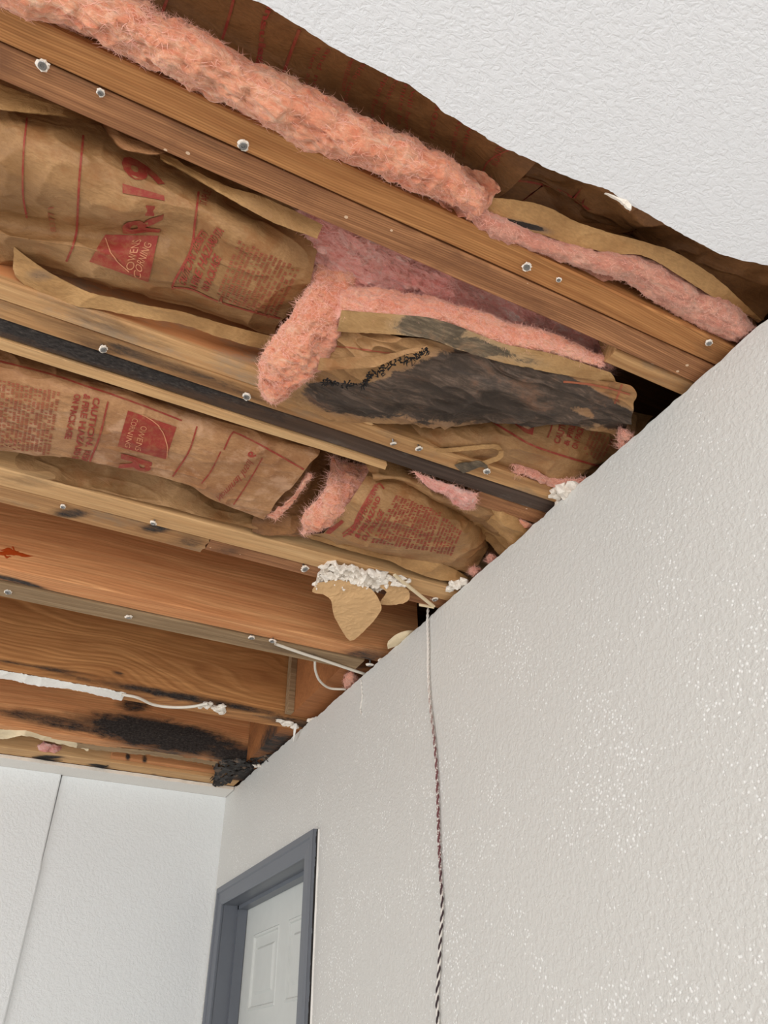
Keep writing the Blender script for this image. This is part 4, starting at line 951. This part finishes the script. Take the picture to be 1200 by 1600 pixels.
o = plate([(588, 916, -.010), (606, 908, -.010), (638, 922, -.008), (636, 940, -.016), (612, 945, -.018), (593, 943, -.018), (604, 925, -.014)], M['dpaper'], 'drywall_paper', .0012, None, seed=6, nz=.0012, label='small tan paper scrap right of the pointed paper flap', cat='paper scrap')
o = lumps([(612, 905, -.010, .008), (620, 910, -.010, .010), (630, 912, -.010, .009), (638, 908, -.009, .006), (608, 902, -.008, .006), (626, 903, -.008, .008)], 'plaster_chunk', M['gypsum'], None, 8); tag(o, 'white plaster lump at the upper end of the slanted bead strip', 'plaster chunk')
mb = MB()
def bar(mb_, a, b, w1, w2):
    a = np.array(a); b = np.array(b); d = b-a; d /= np.linalg.norm(d); u_ = np.cross(d, (0, 0, 1.0)); u_ /= np.linalg.norm(u_); v_ = np.cross(d, u_)
    V = [p+u_*sx*w1+v_*sy*w2 for p in (a, b) for sx, sy in ((-1, -1), (1, -1), (1, 1), (-1, 1))]
    mb_.add(V, [(0, 1, 2, 3), (7, 6, 5, 4), (0, 4, 5, 1), (1, 5, 6, 2), (2, 6, 7, 3), (3, 7, 4, 0)], 0, smooth=False)
bar(mb, P(616, 898, -.012), P(678, 948, -.016), .0035, .002); bar(mb, P(678, 949, -.016), P(655, 945, -.016), .001, .003)
o = mb.build('bead_strip', M['cream']); tag(o, 'slanted off-white corner bead strip beside the pointed paper flap', 'strip')
def chunk(items, label, seed, name='plaster_chunk', mat='gypsum'): tag(lumps(items, name, M[mat], None, seed), label, 'plaster chunk')
chunk([(868, 775, -.004, .009), (880, 766, -.006, .011), (892, 762, -.004, .010), (874, 784, -.004, .007), (885, 772, -.006, .010), (865, 768, -.004, .006)], 'white plaster clump on the wall top beside the end of the black board', 21)
chunk([(702, 920, -.004, .009), (714, 915, -.004, .011), (724, 910, -.003, .009), (708, 912, -.004, .008)], 'white plaster clump on the wall top right of the hanging twisted wire', 22)
chunk(crumbs(312, 1104, 346, 1110, 14, -.004, .005, .010, 3), 'crumbly plaster clump hanging from the honey brown joist at the middle of the white cable', 23)
chunk([(438, 1126, -.002, .010), (450, 1130, -.002, .012), (460, 1134, -.002, .009), (444, 1132, -.004, .007)], 'plaster clump near the corner, left of the wall top', 24)
chunk([(486, 1127, -.002, .010), (493, 1125, -.002, .009)], 'small plaster lump where the honey brown joist meets the wall', 25)
chunk([(410, 1200, -.010, .012), (418, 1205, -.012, .008), (402, 1196, -.01, .009)], 'plaster bit clinging at the inside corner', 26)
plate([(459, 1131, -.004), (464, 1132, -.004), (460, 1152, -.03), (458, 1158, -.035)], M['paintw'], 'paint_sliver', .001, None, seed=9, nz=.0003, label='thin white sliver hanging in the far corner', cat='paint sliver')
plate([(940+5, 300, -.013), (975, 312, -.013), (985, 320, -.016), (986, 328, -.022), (978, 322, -.02), (972, 318, -.016)], M['gypsum'], 'plaster_chip', .003, None, seed=10, nz=.002, label='ragged white chip hanging from the edge of the textured ceiling', cat='plaster chip')
# curled drywall paper at the wall
s = Sheet([[(606, 1002, .0), (618, 992, -.004), (635, 986, -.004), (650, 986, .0)], [(605, 1008, -.006), (618, 1000, -.010), (634, 994, -.010), (648, 992, -.004)], [(606, 1014, -.004), (620, 1010, -.010), (632, 1006, -.010), (640, 1002, -.006)]], 40, 30, .001, .001, 88)
s.mesh(0, t=.0012); o = s.build('paper_curl', M['cream']); tag(o, 'curled cream paper on the wall top left of the twisted wire', 'paper scrap')
# paint-white strip of drywall edge on the fifth joist
s = Sheet([[(-120, 1025, -.001), (0, 1047, -.001), (50, 1055, -.001), (120, 1068, -.001), (197, 1082, -.001)], [(-120, 1040, -.010), (0, 1060, -.010), (50, 1070, -.012), (120, 1080, -.012), (190, 1095, -.008)]], 200, 20, .003, .003, 89, edge=.004)
s.mesh(0, t=.006); o = s.build('drywall_strip', M['paintw']); tag(o, 'ragged white drywall strip stuck under the honey brown joist at the left', 'drywall strip')
s = Sheet([[(-80, 1128, .0), (0, 1139, .0), (40, 1141, .0), (80, 1152, .0), (140, 1165, .0)], [(-80, 1150, -.01), (0, 1156, -.014), (35, 1150, -.016), (80, 1160, -.006), (138, 1172, -.004)]], 90, 24, .004, .006, 90, edge=.003)
s.mesh(0, t=.003); o = s.build('paper_strip', M['cream']); tag(o, 'torn cream paper strip under the farthest joist at the left edge', 'paper scrap')
s = Sheet([[(120, 1160, .0), (170, 1166, .0), (230, 1172, .0), (290, 1182, .0), (340, 1190, .0)], [(120, 1168, -.004), (170, 1174, -.006), (230, 1180, -.005), (290, 1189, -.006), (340, 1197, -.004)]], 90, 14, .003, .004, 91, edge=.004)
s.mesh(0, t=.003); o = s.build('paper_strip', M['grey']); tag(o, 'grey torn edge strip below the black mould of the farthest joist', 'paper scrap')
# charred shreds in the corner
rnd = random.Random(3)
s = Sheet([[(330, 1192, .0), (360, 1184, .0), (395, 1184, .0), (425, 1176, .0)], [(336, 1206, -.010), (362, 1198, -.014), (390, 1194, -.012), (418, 1186, -.004)], [(332, 1228, -.006), (350, 1224, -.010), (380, 1210, -.010), (412, 1196, -.004)]], 90, 60, .006, .010, 92, edge=.006)
mo = np.clip(.78+.9*fbm(s.S*40, 6), 0, 1.6); hole = fbm(s.S*70+5, 4) > .22
s.mesh(0, mo, hole, t=.002); o = s.build('charred_paper', M['char']); tag(o, 'blackened shredded paper hanging in the far corner above the wall', 'paper scrap')
mb = MB()
for k in range(34):
    t = rnd.random(); x, y = 332+90*t+rnd.gauss(0, 4), 1216-34*t+rnd.gauss(0, 4)
    p0 = P(x, y, -.006); d = np.array([rnd.gauss(0, .012), rnd.gauss(0, .012), -rnd.random()*.014]); mb.tube([p0, p0+d*.5+np.array([rnd.gauss(0, .003)]*3), p0+d], [.0018, .0014, .0005], 0, 5)
o = mb.build('charred_shreds', M['blackbit']); tag(o, 'black curled shreds along the wall top in the far corner', 'shreds', kind='stuff')
for (pts, lab) in (([(340, 1208), (330, 1220)], 'black fleck at the left end of the corner shreds'), ([(50, 1183), (98, 1188)], 'flat black fleck on the nailing strip at the far left'), ([(150, 1198), (170, 1196)], 'small black fleck on the nailing strip left of centre'), ([(236, 1212), (248, 1216)], 'knotted black fleck on the nailing strip near the corner')):
    mb = MB(); a, b = [P(x, y, -.002) for x, y in pts]; mb.tube([a, (a+b)/2+np.array([0, .003, -.003]), b], [.0006, .0035, .0006], 0, 7, 10)
    tag(mb.build('charred_fleck', M['blackbit']), lab, 'fleck')

# ------------------------------------------------------------------ cables and hanging wire
def cable(pts, r, label, name='cable', mat='cable', ns=60):
    b_ = MB(); b_.tube([P(*q) for q in pts], r, 0, 10, ns); tag(b_.build(name, M[mat]), label, 'cable')
cable([(190, 1085, -.006), (215, 1090, -.008), (240, 1101, -.010), (270, 1105, -.010), (300, 1104, -.010), (325, 1099, -.006)], .0042, 'thick white cable dipping between the drywall strip and the plaster clump')
cable([(430, 1006, -.004), (470, 1020, -.005), (510, 1033, -.006), (545, 1045, -.006), (572, 1054, -.002), (582, 1060, .0)], .0040, 'straight white cable running to the wall under the orange joist')
cable([(492, 1032, .0), (493, 1048, .0), (500, 1064, .0), (515, 1075, .002), (540, 1077, .004)], .0034, 'looped white cable curling beside the small pink tuft')
# twisted pair down the right wall
ctrl = [(669, 950), (668, 972), (669, 1010), (669, 1050), (672, 1100), (678, 1150), (682, 1200), (684, 1250), (686, 1320), (689, 1380), (691, 1420), (688, 1465), (686, 1510), (683, 1560), (684, 1600), (685, 1700)]
cl = np.array([PW(x, y, .0052) for x, y in ctrl]); N_ = 1500; cl = cr(cl, np.linspace(0, 1, N_))
ln = np.concatenate([[0], np.cumsum(np.linalg.norm(np.diff(cl, axis=0), axis=1))])
ph = 2*math.pi*ln/.024+1.2*np.sin(ln*9)
root = thing('twisted_wire', cl[-1], 'twisted dark and white wire hanging down the textured right wall', 'wire')
for k, (nm, mt, lb) in enumerate((('wire_strand', 'wired', 'dark strand'), ('wire_strand', 'wirew', 'white strand'))):
    off = np.stack([np.sin(ph+math.pi*k), np.cos(ph+math.pi*k), ph*0], 1)*.0017
    b_ = MB(); b_.tube(cl+off, .0018, 0, 7); tag(b_.build(nm, M[mt], root), lb)
b_ = MB(); p = [PW(x, y, .0015) for x, y in ((564, 1062), (565, 1075), (566, 1090), (563, 1108), (565, 1116))]; q = cr(np.array(p), np.linspace(0, 1, 60)); q[:, 1] += .0015*np.sin(np.arange(60)*.9)
b_.tube(q, .0022, 0, 7); tag(b_.build('wire_stub', M['wirew']), 'short cream painted wire end on the wall top left of the twisted wire', 'wire')

# ------------------------------------------------------------------ drywall screws
def screw(px, py, z, r, tilt, ring, label, seed):
    c = P(px, py, z); root_ = thing('drywall_screw', c, label, 'screw', None)
    b_ = MB(); rs4 = np.random.RandomState(seed)
    ax = np.array([tilt[0], tilt[1], 1.0]); ax /= np.linalg.norm(ax); u_ = np.cross(ax, (1, 0, 0)); u_ /= np.linalg.norm(u_); v_ = np.cross(ax, u_)
    prof = [(0, .25), (.35, .25), (.45, .0), (.9, -.05), (1, .05), (.75, .45), (.42, .9), (.36, 1.4), (.36, 4.2)]
    n_ = 14; V = []; Fc = []
    for (rr_, h_) in prof:
        for k in range(n_): an = 2*math.pi*k/n_; V.append(c+(u_*math.cos(an)+v_*math.sin(an))*rr_*r+ax*h_*r)
    for i in range(len(prof)-1):
        for k in range(n_): Fc.append((i*n_+k, i*n_+(k+1) % n_, (i+1)*n_+(k+1) % n_, (i+1)*n_+k))
    b_.add(V, Fc, 0, smooth=False); b_.build('screw_head', M['steel'], root_)
    if ring:
        b_ = MB(); V = []; Fc = []; m_ = 18
        for i in range(m_):
            an = 2*math.pi*i/m_; wob = 1+.3*rs4.randn()*.6; rad = u_*math.cos(an)+v_*math.sin(an)
            for k in range(6):
                a2 = 2*math.pi*k/6; V.append(c+rad*r*(1.05+.30*math.cos(a2)*wob)*(1+.13*rs4.randn())+ax*r*(.55+.45*math.sin(a2)*wob))
        for i in range(m_):
            for k in range(6): Fc.append((i*6+k, i*6+(k+1) % 6, ((i+1) % m_)*6+(k+1) % 6, ((i+1) % m_)*6+k))
        b_.add(V, Fc, 0, smooth=False); tag(b_.build('plaster_ring', M['gypsum'], root_), 'white plaster crumbled round the screw')
SC = [(66, 103, -.010, .0048, 1, 'screw at the upper left in the nearest doubled joist'), (157, 146, -.004, .0035, 1, 'plaster-caked screw right of the uppermost left screw'),
      (380, 229, -.010, .0052, 1, 'screw in the joint of the nearest doubled joist, above the R-19 batt'), (823, 418, -.008, .0048, 1, 'screw in the nearest joist above the pink cavity'),
      (873, 438, -.004, .0028, 1, 'small chipped screw hole plug right of the screw above the pink cavity'), (1108, 537, -.006, .0040, 1, 'screw in the nearest joist close to the right wall'),
      (162, 547, -.012, .0048, 1, 'screw at the upper edge of the black board, far left'), (385, 621, -.012, .0052, 1, 'screw at the upper edge of the black board beside the hanging pink end'),
      (615, 695, -.008, .0042, 1, 'left one of the two close screws under the mouldy flap'), (655, 703, -.010, .0046, 1, 'right one of the two close screws under the mouldy flap'),
      (761, 738, -.010, .0050, 1, 'screw by the grey paper scrap above the black board'), (239, 819, -.010, .0050, 1, 'screw under the third joist row, left'),
      (98, 793, -.004, .0042, 1, 'small pale plug at the far left of the third joist row'), (477, 890, -.014, .0062, 1, 'screw just left of the white plaster remnant'),
      (12, 926, -.006, .0065, 1, 'screw on the grey-brown strip at the left edge'), (201, 966, -.008, .0062, 1, 'screw on the grey-brown strip, second from the left'),
      (393, 998, -.010, .0060, 1, 'screw on the grey-brown strip left of the cable'), (425, 1003, -.012, .0058, 1, 'screw on the grey-brown strip at the start of the straight cable'),
      (578, 1041, -.008, .0070, 1, 'white screw head near the wall below the orange joist'), (596, 1033, -.006, .0055, 1, 'ring-shaped plaster bit on the wall top beside the orange joist'),
      (680, 938, -.006, .0055, 1, 'screw at the tip of the slanted bead strip')]
for k, (x, y, z, r_, rg, lb) in enumerate(SC): screw(x, y, z, r_, (random.gauss(0, .25), random.gauss(0, .25)), rg, lb, k)

# ------------------------------------------------------------------ groups of look-alikes
GR = {'drywall_screw': 'drywall screws in the joists', 'ceiling_joist': 'ceiling joists', 'insulation_batt': 'paper faced insulation batts', 'nailing_strip': 'wood strips under the joists',
      'wood_block': 'short wood blocks', 'insulation_tuft': 'loose pink insulation tufts', 'plaster_chunk': 'white plaster clumps', 'charred_fleck': 'black flecks on the nailing strip', 'cable': 'white cables'}
for o in bpy.context.scene.objects:
    k = o.name.split('.')[0]
    if o.parent is None and k in GR: o['group'] = GR[k]
